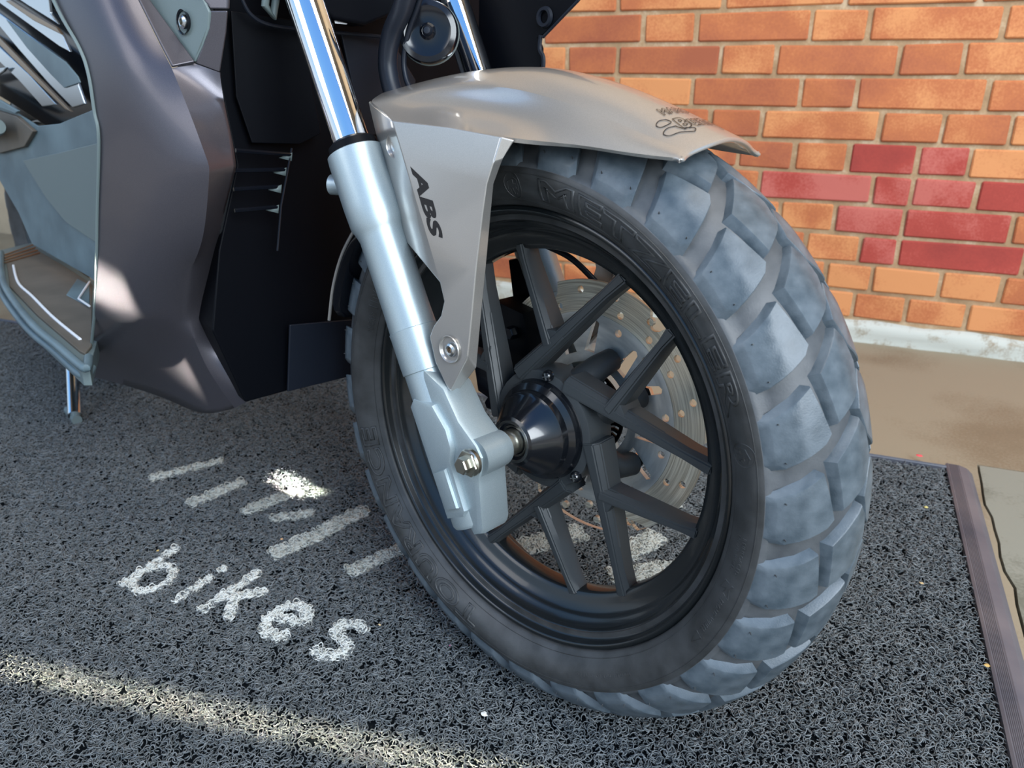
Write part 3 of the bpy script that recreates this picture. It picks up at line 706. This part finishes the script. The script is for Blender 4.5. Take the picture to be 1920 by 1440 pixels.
# far leg lug and brake caliper behind the disc
prism('axle_lug', [ln(.12, .004), (-.012, .03), (.012, .006), (.012, -.012), (0, -.045), ln(-.05, -.01), ln(.1, -.012)], -.103, -.074, M['fork'], lgf, bev=.004)
cal = prism('brake_caliper', [(-.135, .060), (-.105, .085), (-.070, .080), (-.060, .055), (-.058, .020), (-.062, -.012), (-.078, -.030), (-.105, -.030), (-.120, -.010), (-.128, .02)], -.078, -.030, M['black'], lgf, bev=.006)
prism('caliper_body', [(-.125, .018), (-.085, .026), (-.060, .020), (-.060, -.005), (-.085, -.018), (-.118, -.010)], -.034, -.022, M['blackg'], cal, bev=.003)
prism('caliper_bracket', [(-.128, .115), (-.098, .125), (-.080, .100), (-.066, .075), (-.085, .060), (-.118, .07)], -.090, -.070, M['black'], cal, bev=.004)
for x_, y_ in ((-.112, .050), (-.078, .060), (-.10, -.018)):
    lathe('caliper_bolt', [(0, -.020), (.0055, -.020), (.0065, -.023), (.0065, -.032), (0, -.032)], M['blackg'], cal, seg=6).location = (x_, y_, 0)
tube('brake_hose', curve_pts([(-.17, .25, -.05), (-.125, .185, -.055), (-.095, .145, -.065), (-.05, .128, -.075), (-.012, .098, -.085)]), .003, M['hose'], ROOT, seg=10)
tube('sensor_wire', curve_pts([(-.16, .20, -.07), (-.115, .160, -.075), (-.09, .12, -.08), (-.088, .07, -.075)]), .002, M['hose'], ROOT, seg=8)

# ---- front fender
E_ = [at_a(735, 226, .098), at_a(842, 238, .0945), at_a(948, 258, .0885), at_a(1027, 266, .071), at_a(1100, 273, .066), at_a(1185, 288, .061), at_a(1268, 296, .055)]
J_ = [at_a(716, 205, .087), at_a(822, 202, .060), at_a(938, 215, .045), at_a(1030, 229, .060), at_a(1105, 245, .059), at_a(1185, 268, .056), at_a(1272, 289, .0525)]
K_ = [at_a(694, 190, .080), at_a(800, 163, .053), at_a(926, 155, .045), at_a(1036, 183, .047), at_a(1112, 210, .046), at_a(1190, 245, .045), at_a(1274, 279, .046)]
Mi = [at_a(712, 176, .045), at_a(812, 146, .030), at_a(912, 130, .025), at_a(1000, 128, .028), at_a(1082, 150, .029), at_a(1178, 190, .029), at_a(1322, 260, .026)]
Cn = [at_a(738, 165, 0), at_a(850, 135, 0), at_a(930, 124, 0), at_a(1000, 120, 0), at_a(1060, 123, 0), at_a(1175, 153, 0), at_a(1362, 246, 0)]
cols = [E_, J_, K_, Mi, Cn, [mir(p) for p in Mi], [mir(p) for p in K_], [mir(p) for p in J_], [mir(p) for p in E_]]
vs_ = [p for s in range(7) for p in [c[s] for c in cols]]
# rolled front lip
nf = len(vs_)
lipv = []
for c in cols:
    p = Vector(c[6]); q = Vector(c[5]); d = (p - q).normalized(); e_ = .25 if c in (cols[0], cols[-1]) else 1.0; lipv.append((p.x + .005 * (.4 + .6 * e_), p.y - .0022 * e_, p.z))
vs_ += lipv
ee = [.25] + [1.0] * 7 + [.25]
vs_ += [(p[0] + .0010 * k_, p[1] - .0026 * k_, p[2] * .99) for p, k_ in zip(lipv, ee)]
vs_ += [(p[0] - .0025 * k_, p[1] - .0034 * k_, p[2] * .98) for p, k_ in zip(lipv, ee)]
fs = [(s * 9 + c, s * 9 + c + 1, (s + 1) * 9 + c + 1, (s + 1) * 9 + c) for s in range(9) for c in range(8)]
cre = []
for s in range(6):
    for c in (0, 2, 6, 8):
        cr_ = 1.0 if c in (0, 8) else (.95 if s >= 2 else .35)
        cre.append((s * 9 + c, (s + 1) * 9 + c, cr_))
for c in range(8): cre += [(6 * 9 + c, 6 * 9 + c + 1, .5), (c, c + 1, 1.0), (7 * 9 + c, 7 * 9 + c + 1, .6)]
fender = shell('front_fender', vs_, fs, M['silver'], ROOT, thick=.003, sub=3, crease=cre)
def fender_arm(side):
    def a(x, y, A):
        p = at_a(x, y, A); return p if side > 0 else mir(p)
    outer = [a(735, 226, .0985), a(842, 238, .0950), a(940, 256, .0895)]                       # 0-2 top edge
    inn = [a(925, 305, .0965), a(913, 345, .0988), a(905, 400, .0988), a(893, 500, .0988), a(884, 600, .0988), a(877, 668, .0988)]   # 3-8
    low = [a(845, 732, .0988), a(838, 728, .0988), a(816, 680, .0988), a(805, 632, .0988), a(812, 612, .0988), a(826, 592, .0988), a(832, 565, .0988), a(824, 530, .0988)]  # 9-16
    mid = [a(801, 450, .0988), a(778, 370, .0988), a(756, 296, .0988)]  # 17-19
    v = outer + inn + low + mid
    fs = [(0, 1, 2, 3, 19), tuple(range(3, 20))]
    ch = [a(966, 263, .0865), a(944, 297, .0865), a(926, 345, .086), a(921, 400, .086), a(912, 500, .086), a(902, 600, .086), a(894, 690, .086), a(851, 744, .086), a(838, 737, .088)]   # 20-28 chamfer
    v += ch
    b = [2, 3, 4, 5, 6, 7, 8, 9, 10]; cc = list(range(20, 29))
    for i in range(8): fs.append((b[i], b[i + 1], cc[i + 1], cc[i]))
    st = [a(690, 190, .074), a(704, 250, .074), a(728, 340, .076), a(752, 425, .078), a(763, 456, .080)]     # 29-33 rear return
    v += st
    fs += [(0, 19, 30, 29), (19, 18, 31, 30), (18, 17, 32, 31), (17, 16, 33, 32)]
    ob = shell('fender_arm', v, fs, M['silver'], fender, thick=.0032, bevel=.0016, offset=-1 if True else 1)
    return ob
arm = fender_arm(1); arm2 = fender_arm(-1)
# inner curtain behind the tyre
fl_ = [(at_a(668, 425, .062)), at_a(642, 475, .062), at_a(625, 535, .062), at_a(617, 600, .062)]
vs_ = [p for p in fl_] + [(p[0] + .006, p[1], .02) for p in fl_] + [(p[0] + .006, p[1], -.02) for p in fl_] + [mir(p) for p in fl_]
fs = [(c * 4 + i, c * 4 + i + 1, c * 4 + i + 5, c * 4 + i + 4) for c in range(3) for i in range(3)]
shell('rear_flap', vs_, fs, M['blackg'], fender, thick=.003, sub=2)
tube('flap_edge', curve_pts(fl_, 5), .0016, M['silver'], fender, seg=8)
# recessed fender bolts
def fbolt(x, y, A, R=.0105, parent=arm):
    p = at_a(x, y, A)
    lathe('bolt_recess', [(R, 0), (R * .98, -.0008), (R * .80, -.0035), (R * .62, -.0042), (0, -.0042)], M['silver'], parent, seg=32).location = (p[0], p[1], A + .0008)
    lathe('recess_rim', [(R * 1.06, 0), (R * 1.02, .0008), (R * .96, .0)], M['silver'], parent, seg=32).location = (p[0], p[1], A + .0004)
    b = lathe('fender_bolt', [(.0022, .0005), (.0022, .0030), (.0035, .0033), (.0052, .0024), (.0062, -.001), (.0062, -.003)], M['bolt'], parent, seg=24); b.location = (p[0] + .0015, p[1], A - .001)
    s = lathe('hex_socket', [(0, .0008), (.0023, .0008), (.0024, .0031)], M['bronze'], parent, seg=6, ang=10); s.location = (p[0] + .0015, p[1], A - .001)
fbolt(843, 655, .100)
fbolt(741, 272, .089, .0098)
# black italic lettering on the arm and outlined sticker on the fender
def flat_text(name, body, org, xdir, ydir, size, m, parent, fill=True, bevel=0.0, shear=0.0, bold=0.0, lift=(0, 0, .0003), warp=None, ysc=1.0, extrude=.0, fit=None):
    g, fs = text_geo(body, 1.0, bevel, fill, shear, bold, 1.05, extrude)
    if fit: size = fit / max(v.x for v in g)
    X, Y = Vector(xdir).normalized() * size, Vector(ydir).normalized() * size * ysc; N = Vector(xdir).cross(Vector(ydir)).normalized()
    out = []
    for v in g:
        p = Vector(org) + X * v.x + Y * v.y + N * (v.z * size) + Vector(lift)
        if warp: p = warp(p)
        out.append(p)
    me = mesh(name, out, fs, m); return link(name, me, None, parent)
bpy.context.view_layer.update(); ae = arm.evaluated_get(bpy.context.evaluated_depsgraph_get())
def onto_arm(p):
    hit, loc, nrm, _ = ae.ray_cast(Vector((p.x, p.y, .13)), Vector((0, 0, -1)))
    return Vector((p.x, p.y, loc.z + .00015)) if hit else p
p0, p1 = Vector(at_a(772, 318, .0988)), Vector(at_a(812, 455, .0988)); dx = (p1 - p0); dyv = Vector(at_a(800, 322, .0988)) - p0
dy = dyv - dx * (dyv.dot(dx) / dx.dot(dx))
flat_text('fender_lettering', 'ABS', p0 + dy.normalized() * .0002, dx, dy, 0, M['ink'], arm, shear=.35, bold=.045, warp=onto_arm, lift=(0, 0, 0), ysc=.6, fit=dx.length)
# surface query on the evaluated fender for the sticker
bpy.context.view_layer.update()
dg = bpy.context.evaluated_depsgraph_get(); fe = fender.evaluated_get(dg)
rd = ROOT.matrix_world.to_3x3()
def drop(p, lift=.0006):
    hit, loc, nrm, _ = fe.ray_cast(Vector((p.x, p.y + .05, p.z)), Vector((0, -1, 0)))
    if hit: return loc + Vector((0, 1, 0)) * lift
    return Vector((p.x, p.y, p.z))
def on_fender(x, y):
    o_ = WM.inverted() @ CAM; d = (WM.to_3x3().inverted() @ ray(x, y)).normalized(); hit, loc, nrm, _ = fe.ray_cast(o_, d); return loc if hit else None
s0 = on_fender(1280, 243) or Vector(at_a(1272, 242, .03))
sd = Vector((.006, 0, -.05)); sy = Vector((-.05, 0, -.006))
SL = sd.length
flat_text('fender_sticker', 'Bunny', s0 + sd * .02 + sy * .0, sd, sy, 0, M['ink'], fender, fill=False, bevel=.021, bold=.04, shear=.2, warp=drop, ysc=1.0, fit=SL * .95)
flat_text('fender_sticker', 'MARO', s0 + sd * .05 + sy.normalized() * SL * .38, sd, sy, 0, M['ink'], fender, fill=False, bevel=.026, bold=.03, shear=.2, warp=drop, ysc=1.1, fit=SL * .6)
def loop_on(name, uv, r=.0003):
    pts = [drop(s0 + sd * u + sy.normalized() * SL * v, .0006) for u, v in uv]; tube(name, curve_pts(pts + [pts[0]], 5), r, M['ink'], fender, seg=5)
loop_on('fender_sticker', [(-.03, .10), (-.16, .13), (-.27, .09), (-.25, .01), (-.10, -.03), (.0, -.08), (.10, -.12), (.17, -.07), (.10, -.02), (.0, .02)])
loop_on('fender_sticker', [(-.02, .28), (-.12, .31), (-.21, .27), (-.20, .20), (-.08, .18), (.0, .20)])

# ---- body fairing
def V(x, y, A): return at_a(x, y, A)
fv = {}
vl = []
def nv(k, x, y, A): fv[k] = len(vl); vl.append(V(x, y, A))
for k, x, y, A in (('l00', 40, -160, .19), ('l0', 100, 0, .20), ('l1', 148, 88, .20), ('l2', 166, 140, .20), ('l3', 177, 210, .20), ('l4', 185, 262, .20), ('l5', 182, 400, .20), ('l6', 181, 490, .20), ('m0', 179, 578, .204), ('n0', 167, 705, .165),
                   ('c00', 120, -160, .197), ('c0', 180, 0, .198), ('c1', 225, 88, .197), ('c2', 245, 145, .196), ('c3', 262, 225, .194), ('c4', 282, 312, .190), ('c5', 282, 405, .190), ('c6', 275, 495, .190), ('m1', 250, 592, .190), ('n1', 235, 722, .150),
                   ('k00', 190, -160, .170), ('k0', 258, 0, .168), ('k1', 300, 85, .168), ('k2', 322, 128, .168), ('k3', 358, 215, .168), ('k4', 393, 313, .168), ('k5', 388, 405, .166), ('k6', 372, 500, .163), ('m2', 345, 608, .158), ('n2', 318, 748, .132)):
    nv(k, x, y, A)
rowsn = ['00', '0', '1', '2', '3', '4', '5', '6']
fsb = []
for a, b in zip(rowsn, rowsn[1:]):
    for p, q in (('l', 'c'), ('c', 'k')): fsb.append((fv[p + a], fv[q + a], fv[q + b], fv[p + b]))
fsb += [(fv['l6'], fv['c6'], fv['m1'], fv['m0']), (fv['c6'], fv['k6'], fv['m2'], fv['m1']), (fv['m0'], fv['m1'], fv['n1'], fv['n0']), (fv['m1'], fv['m2'], fv['n2'], fv['n1'])]
for k, x, y, A in (('q2', 365, 119, .150), ('f1', 412, 136, .135), ('f2', 418, 185, .134), ('f3', 438, 270, .133), ('f4', 443, 313, .133), ('f5', 420, 398, .131), ('f6', 404, 470, .130), ('f7', 392, 560, .129), ('f8', 394, 615, .128), ('g0', 360, 620, .150),
                   ('n3', 380, 783, .125), ('n4', 440, 765, .120), ('f9', 424, 690, .124), ('f10', 462, 754, .118), ('h1', 384, 690, .140)):
    nv(k, x, y, A)
F_ = lambda *k: fsb.append(tuple(fv[i] for i in k))
F_('k2', 'q2', 'f1', 'f2'); F_('k2', 'f2', 'k3'); F_('k3', 'f2', 'f3'); F_('k3', 'f3', 'f4', 'k4'); F_('k4', 'f4', 'f5', 'k5'); F_('k5', 'f5', 'f6', 'k6'); F_('k6', 'f6', 'f7', 'm2'); F_('m2', 'f7', 'f8', 'g0')
F_('m2', 'g0', 'h1', 'n3', 'n2'); F_('h1', 'n4', 'n3'); F_('g0', 'f8', 'f9', 'h1'); F_('h1', 'f9', 'f10', 'n4')
cre = []
for a, b in zip(rowsn, rowsn[1:]): cre.append((fv['k' + a], fv['k' + b], 1.0)); cre.append((fv['l' + a], fv['l' + b], 1.0))
for a, b, v in (('k4', 'f4', .75), ('c4', 'k4', .35), ('m0', 'm1', .85), ('m1', 'm2', .7), ('m2', 'g0', .6), ('g0', 'h1', 1), ('h1', 'n4', 1), ('l6', 'm0', 1), ('m0', 'n0', 1), ('k2', 'q2', 1), ('q2', 'f1', 1), ('f1', 'f2', 1), ('f2', 'f3', .6), ('f3', 'f4', .7), ('f4', 'f5', .8), ('f5', 'f6', 1), ('f6', 'f7', 1), ('f7', 'f8', 1), ('f8', 'f9', 1), ('f9', 'f10', 1), ('f10', 'n4', 1), ('n4', 'n3', .6), ('n3', 'n2', .5), ('n2', 'n1', .8), ('n1', 'n0', 1)):
    cre.append((fv[a], fv[b], v))
fairing = shell('side_fairing', vl, fsb, M['fairing'], ROOT, thick=.003, sub=3, crease=cre)
# upper facet and recessed grey insert with its bolt
def facet(name, pts, m, parent, thick=.003, bevel=.0012, offset=-1):
    return shell(name, [V(*p) for p in pts], [tuple(range(len(pts)))], m, parent, thick, bevel=bevel, offset=offset)
facet('fairing_facet', [(190, -160, .170), (258, 0, .168), (300, 85, .168), (322, 128, .168), (365, 119, .151), (278, 0, .158), (215, -160, .158)], M['fairing'], fairing)
ins = facet('fairing_insert', [(278, 0, .157), (364, 117, .150), (378, 88, .146), (391, 52, .143), (392, 22, .143), (384, 6, .145), (372, -10, .147), (300, -120, .15), (222, -160, .157)], M['trim'], fairing)
facet('fairing_facet', [(392, 20, .142), (427, 20, .130), (424, 60, .131), (412, 136, .1345), (366, 119, .150), (379, 88, .1455), (391, 55, .1425)], M['fairing'], fairing)
facet('fairing_facet', [(300, -120, .150), (372, -10, .146), (393, 16, .142), (427, 17, .130), (432, -120, .130)], M['fairing'], fairing)
p = at_a(351, 42, .1475)
R_ = lathe('bolt_recess', [(.0100, .0022), (.0092, .0018), (.0080, -.003), (0, -.004)], M['blackg'], ins, seg=32); R_.location = (p[0] , p[1], .150)
b = lathe('fairing_bolt', [(.0025, .0025), (.0025, .005), (.0038, .0053), (.0055, .0040), (.0062, 0), (.0062, -.003)], M['bolt'], ins, seg=28); b.location = (p[0] + .002, p[1], .149)
lathe('hex_socket', [(0, .002), (.0026, .002), (.0027, .0052)], M['steel'], ins, seg=6, ang=10).location = (p[0] + .002, p[1], .149)
tube('edge_bead', curve_pts([V(40, -160, .191), V(100, 0, .201), V(148, 88, .201), V(166, 140, .201), V(177, 210, .201), V(185, 262, .201), V(182, 400, .201), V(181, 490, .201), V(178, 578, .201), V(166, 700, .189)], 6), .0016, M['trim'], fairing, seg=8)

# second added beam lamp: a narrow slab of light whose upper edge crosses the lower fairing
P1, P2 = WM @ Vector(V(172, 492, .20)), WM @ Vector(V(322, 600, .166))
dl = (Vector((-.35, -.75, 0)).normalized() * .50 + Vector((0, 0, 1)) * .86).normalized()
ex = (P2 - P1).normalized(); dn = ex - dl * ex.dot(dl); dn.normalize(); ey = dl.cross(dn)
if ey.z > 0: ey = -ey
slot_light('wedge_beam_light', P1.lerp(P2, -.15) + ey * .0125, ex, dl, 1.0, .15, .022, .40, (1.0, .95, .80), 1.0)

# ---- black front cowl behind the wheel
def FP(x, y, F): return at_f(x, y, F)
cowl_pts = [(395, -150), (760, -150), (1010, -150), (960, 130), (760, 260), (690, 430), (690, 600), (657, 700), (540, 733), (460, 755), (398, 620), (410, 470), (444, 310), (405, 120)]
cf = [FP(x, y, -.315) for x, y in cowl_pts]; nc = len(cf); cb = [(-.43, p[1], p[2] * .85) for p in cf]
cowl = shell('inner_cowl', cf + cb, [tuple(range(nc)), tuple(range(nc, 2 * nc))[::-1]] + [(i, (i + 1) % nc, nc + (i + 1) % nc, nc + i) for i in range(nc)], M['black'], ROOT, thick=0, bevel=.002)
for i, (x0, y0, x1, y1) in enumerate(((442, 282, 545, 290), (440, 320, 534, 318), (438, 355, 525, 350), (440, 395, 520, 388))):
    a, b = FP(x0, y0, -.300), FP(x1, y1, -.292); tube('louvre', [a, b], .002, M['blackg'], cowl, seg=6)
    c_ = FP(x1 - 22, y1 + 6, -.296); d_ = FP(x1 + 2, y1 - 2 + 14, -.290); e_ = FP(x1 + 3, y1 - 4, -.290)
    shell('louvre_glint', [c_, d_, e_], [(0, 1, 2)], M['trim'], cowl, thick=.001)  # pale triangle put in as the glint at the louvre end
tube('louvre_spine', [FP(547, 278, -.292), FP(527, 385, -.290), FP(520, 470, -.292)], .001, M['hose'], cowl, seg=8)
facet2 = lambda name, pts, m, parent, th=.003: shell(name, [FP(*q) for q in pts], [tuple(range(len(pts)))], m, parent, th, bevel=.001)
facet2('belly_panel', [(541, 608, -.300), (658, 598, -.296), (662, 650, -.298), (656, 704, -.300), (537, 733, -.304)], M['hose'], cowl)
facet2('cowl_panel', [(430, 20, -.306), (560, 40, -.300), (600, 250, -.300), (560, 270, -.302), (470, 268, -.306), (440, 180, -.308)], M['black'], cowl)
facet2('radiator_cover', [(640, 62, -.298), (730, 68, -.297), (780, 150, -.297), (770, 240, -.297), (690, 255, -.298), (668, 190, -.298)], M['hose'], cowl)
tube('cowl_ridge', curve_pts([FP(450, -10, -.285), FP(468, 25, -.285), (FP(500, 45, -.285)), FP(560, 55, -.285), FP(640, 62, -.285), FP(732, 70, -.285)], 6), .0018, M['hose'], cowl, seg=8)
p = at_f(399, 575, -.292); lathe('cowl_screw', [(0, .004), (.004, .0035), (.006, 0), (0, -.001)], M['hose'], fairing, seg=20).location = at_a(399, 575, .1265)
tube('lamp_bracket', [FP(500, -20, -.27), FP(497, 10, -.27), FP(512, 32, -.272), FP(520, -20, -.27)], .0035, M['trim'], cowl, seg=10)
lab = facet2('barcode_label', [(612, -14, -.262), (662, -8, -.262), (650, 46, -.262), (628, 44, -.262)], M['white'], cowl, .0006)
for i in range(11):
    x = 616 + i * 3.9; a = FP(x, -12, -.2612); b = FP(x - 3, 17, -.2612); w_ = random.choice((.0003, .0005, .0008))
    tube('bar_line', [a, b], w_, M['ink'], lab, seg=4)
a, b, c_ = Vector(FP(624, 27, -.2613)), Vector(FP(652, 29, -.2613)), Vector(FP(626, 18, -.2613))
flat_text('label_print', '20220', a, b - a, c_ - a, (b - a).length / 2.9, M['ink'], lab, lift=(.0004, 0, 0))
hd_ = shell('steering_block', [FP(500, -120, -.285), FP(760, -120, -.285), FP(740, 10, -.285), FP(700, 30, -.285), FP(650, 50, -.285), FP(590, 38, -.285), FP(530, -10, -.285)], [tuple(range(7))], M['black'], ROOT, thick=.03, bevel=.004)
# horn
hp_ = Vector(at_a(803, 62, .0))
horn = lathe('horn', [(0, .006), (.006, .0075), (.009, .004), (.016, .003), (.026, .0065), (.0315, .0045), (.033, 0), (.033, -.006), (.028, -.012), (0, -.02)], M['blackg'], ROOT, seg=48)
horn.scale = (.8, .8, .8); horn.location = at_a(803, 60, -.005); horn.rotation_euler = Vector((.62, .12, .75)).to_track_quat('Z', 'Y').to_euler()
hg = lathe('horn_gasket', [(.0325, -.004), (.0338, -.006), (.0338, -.009), (.032, -.010)], M['trim'], horn, seg=48)
lathe('horn_boss', [(0, .0115), (.0035, .011), (.0055, .008), (.0055, .004)], M['hose'], horn, seg=20)
tube('control_cable', curve_pts([at_a(775, -60, .02), at_a(757, 10, .02), at_a(735, 62, .02), at_a(727, 110, .02), at_a(731, 150, .02), at_a(742, 190, .02)]), .0088, M['hose'], ROOT, seg=20)
tube('thin_cable', curve_pts([at_a(800, -40, .01), at_a(782, 15, .01), at_a(766, 60, .01), at_a(757, 110, .01), at_a(762, 150, .01), at_a(775, 175, .01)]), .0025, M['hose'], ROOT, seg=10)
tube('steering_lock_rod', [at_a(845, 10, -.08), at_a(895, 150, -.08)], .008, M['blackg'], ROOT, seg=16)
# far side cowl corner
cw = [(905, -120), (1160, -120), (1090, 0), (1020, 68), (1013, 72), (1020, 90), (1020, 118), (1012, 140), (1000, 170), (900, 170)]
fc = shell('far_cowl', [V(x, y, -.125) for x, y in cw], [tuple(range(len(cw)))], M['black'], ROOT, thick=.004, bevel=.001)
q = at_a(1022, 32, -.120); lathe('cowl_clip', [(.0055, 0), (.0060, .003), (.0085, .003), (.0095, 0)], M['hose'], fc, seg=24).location = q
tube('cowl_lip', [V(1085, 0, -.121), V(1018, 70, -.121)], .0015, M['hose'], fc, seg=6)
tube('cowl_lip', curve_pts([V(1014, 66, -.121), V(1012, 92, -.121), V(1019, 108, -.121), V(1018, 135, -.121)], 4), .0022, M['hose'], fc, seg=6)

# ---- rider foot well seen past the fairing on the left
TA = .105
tun = facet('foot_well', [(-60, 150, TA), (20, 205, TA), (70, 236, TA), (110, 232, TA), (175, 205, TA - .0), (300, 180, TA), (300, 640, TA), (168, 520, TA), (60, 458, TA), (35, 400, TA), (0, 340, TA), (-60, 250, TA)], M['tunnel'], ROOT)
facet('foot_well_pocket', [(45, 301, TA + .004), (110, 287, TA + .004), (178, 270, TA + .004), (260, 250, TA + .004), (260, 480, TA + .004), (178, 452, TA + .004), (125, 416, TA + .004), (88, 370, TA + .004)], M['trim'], tun, .002)
facet('foot_well_step', [(-60, 285, TA + .006), (0, 287, TA + .006), (45, 275, TA + .006), (62, 246, TA + .006), (30, 218, TA + .006), (-60, 190, TA + .006)], M['board'], tun, .006)
facet('foot_well_rib', [(-60, 160, TA + .008), (0, 188, TA + .008), (34, 208, TA + .008), (28, 213, TA + .008), (-60, 180, TA + .008)], M['tunnel'], tun, .004)
pg = tube('passenger_peg', [at_a(-45, 240, TA + .01), at_a(-8, 238, TA + .03), at_a(-4, 237, TA + .03)], .012, M['trim'], tun, seg=28, radii=[.0135, .0125, .010])
TC = .09
def slat(name, pts, m, dz=0.0, th=.004): return facet(name, [(x, y, TC + dz) for x, y in pts], m, tun, th)
slat('dark_backing', [(-80, -80), (160, -60), (260, 240), (90, 235), (20, 190), (-80, 130)], M['blackg'], -.012)
slat('side_cover_slat', [(-60, -70), (90, -60), (100, 25), (115, 46), (60, 12), (30, -8)], M['glossy'], .004)
slat('side_cover_slat', [(-60, -30), (0, 3), (118, 88), (137, 98), (122, 62), (70, 30), (20, -4), (-60, -50)], M['glossy'], .006)
slat('bronze_slat', [(25, 0), (60, 22), (112, 52), (122, 66), (70, 40), (15, 2)], M['bronze'], .010)
slat('side_cover_panel', [(-60, -30), (0, 22), (60, 66), (126, 114), (146, 140), (165, 195), (142, 202), (100, 160), (40, 92), (5, 50), (-60, 0)], M['glossy'], .006)
slat('side_cover_inset', [(10, 36), (60, 72), (122, 116), (145, 143), (150, 155), (120, 165), (95, 140), (50, 90)], M['tunnel'], .012, .002)
slat('bronze_slat', [(-40, 30), (0, 66), (70, 138), (140, 210), (128, 205), (60, 140), (0, 80), (-40, 45)], M['bronze'], .010)
slat('side_cover_panel', [(-60, 50), (0, 84), (60, 140), (112, 196), (85, 200), (40, 150), (0, 112), (-60, 90)], M['glossy'], .004)
slat('side_cover_slat', [(-60, 140), (0, 128), (18, 126), (12, 134), (0, 142), (-60, 160)], M['glossy'], .010)
# footboard with rubber tread and raised lines
zb = None
def BPt(x, y, U): # point on the board plane U = const (scooter frame)
    d = ray(x, y); s = (U - (CAM - O).dot(UP)) / d.dot(UP); P = CAM - O + d * s; return (P.dot(FW), P.dot(UP), P.dot(AX))
UB = -.015
def board(name, pts, m, parent, dU=0.0, th=.004, bev=.001): 
    t_ = [BPt(x, y, UB + dU) for x, y in pts]; n = len(t_); b_ = [(p[0], p[1] - th, p[2]) for p in t_]
    return shell(name, t_ + b_, [tuple(range(n)), tuple(range(n, 2 * n))[::-1]] + [(i, (i + 1) % n, n + (i + 1) % n, n + i) for i in range(n)], m, parent, 0, bevel=bev)
bd = board('footboard', [(-6, 470), (60, 455), (120, 488), (180, 530), (182, 640), (168, 690), (152, 690), (60, 608), (14, 545), (-2, 510)], M['trim'], ROOT, 0, .02)
board('rubber_tread', [(10, 478), (60, 463), (120, 498), (172, 532), (172, 648), (160, 662), (150, 658), (70, 590), (18, 536)], M['board'], bd, .003, .004)
tube('board_rim', curve_pts([BPt(x, y, UB + .006) for x, y in ((2, 474), (2, 505), (12, 542), (58, 605), (110, 650), (152, 686), (163, 688), (166, 670))], 6), .0045, M['chrome' if False else 'tunnel'], bd, seg=10)
tube('board_rim', curve_pts([BPt(x, y, UB - .012) for x, y in ((-8, 470), (-8, 512), (4, 552), (50, 614), (104, 660), (146, 698), (163, 702), (172, 690))], 6), .0045, M['tunnel'], bd, seg=10)
tube('board_line', curve_pts([BPt(x, y, UB + .004) for x, y in ((25, 498), (34, 530), (60, 555), (100, 595), (150, 636))], 6), .0018, M['white'], bd, seg=8)
for k in range(4):
    tube('board_rib', [BPt(8, 478 + 5 * k, UB + .004), BPt(62 + 4 * k, 459 + 5 * k, UB + .004)], .0012, M['bronze'], bd, seg=6)
board('board_pad', [(145, 522), (168, 534), (168, 575), (124, 552)], M['tunnel'], bd, .0045, .002)
tube('pad_outline', [BPt(x, y, UB + .007) for x, y in ((168, 528), (147, 560), (168, 574))], .0014, M['white'], bd, seg=6)
# stand leg with foot
ft = WM.inverted() @ on_floor(140, 779, 0.004); kp = WM.inverted() @ (on_floor(140, 779, 0.012)); 
d = ray(136, 690); tt = 1.06 * (on_floor(140, 779, .01) - CAM).dot(RZ); top = WM.inverted() @ (CAM + d * tt * .985)
st = tube('stand_leg', [tuple(top + (top - kp) * .6), tuple(kp)], .0105, M['chrome'], ROOT, seg=24)
sf = tube('stand_foot', [tuple(ft + Vector((-.025, .002, 0))), tuple(ft + Vector((.028, .002, 0.006)))], .008, M['trim'], st, seg=14)
# rear tyre, mostly hidden behind the foot board
rt = lathe('rear_tyre', [(r, A) for r, A in full], M['rubber'], ROOT, seg=72, closed=True, ang=50); rt.location = (-1.15, .0, -.03)
for k in range(NB):
    for i in (0, 1):
        b = link('tread_block', meshes[i], None, rt); b.rotation_euler = (0, 0, math.radians(STEP * k))
rr_ = lathe('rear_rim', rimfull, M['rim'], ROOT, seg=64, closed=True); rr_.location = (-1.15, 0, -.03)
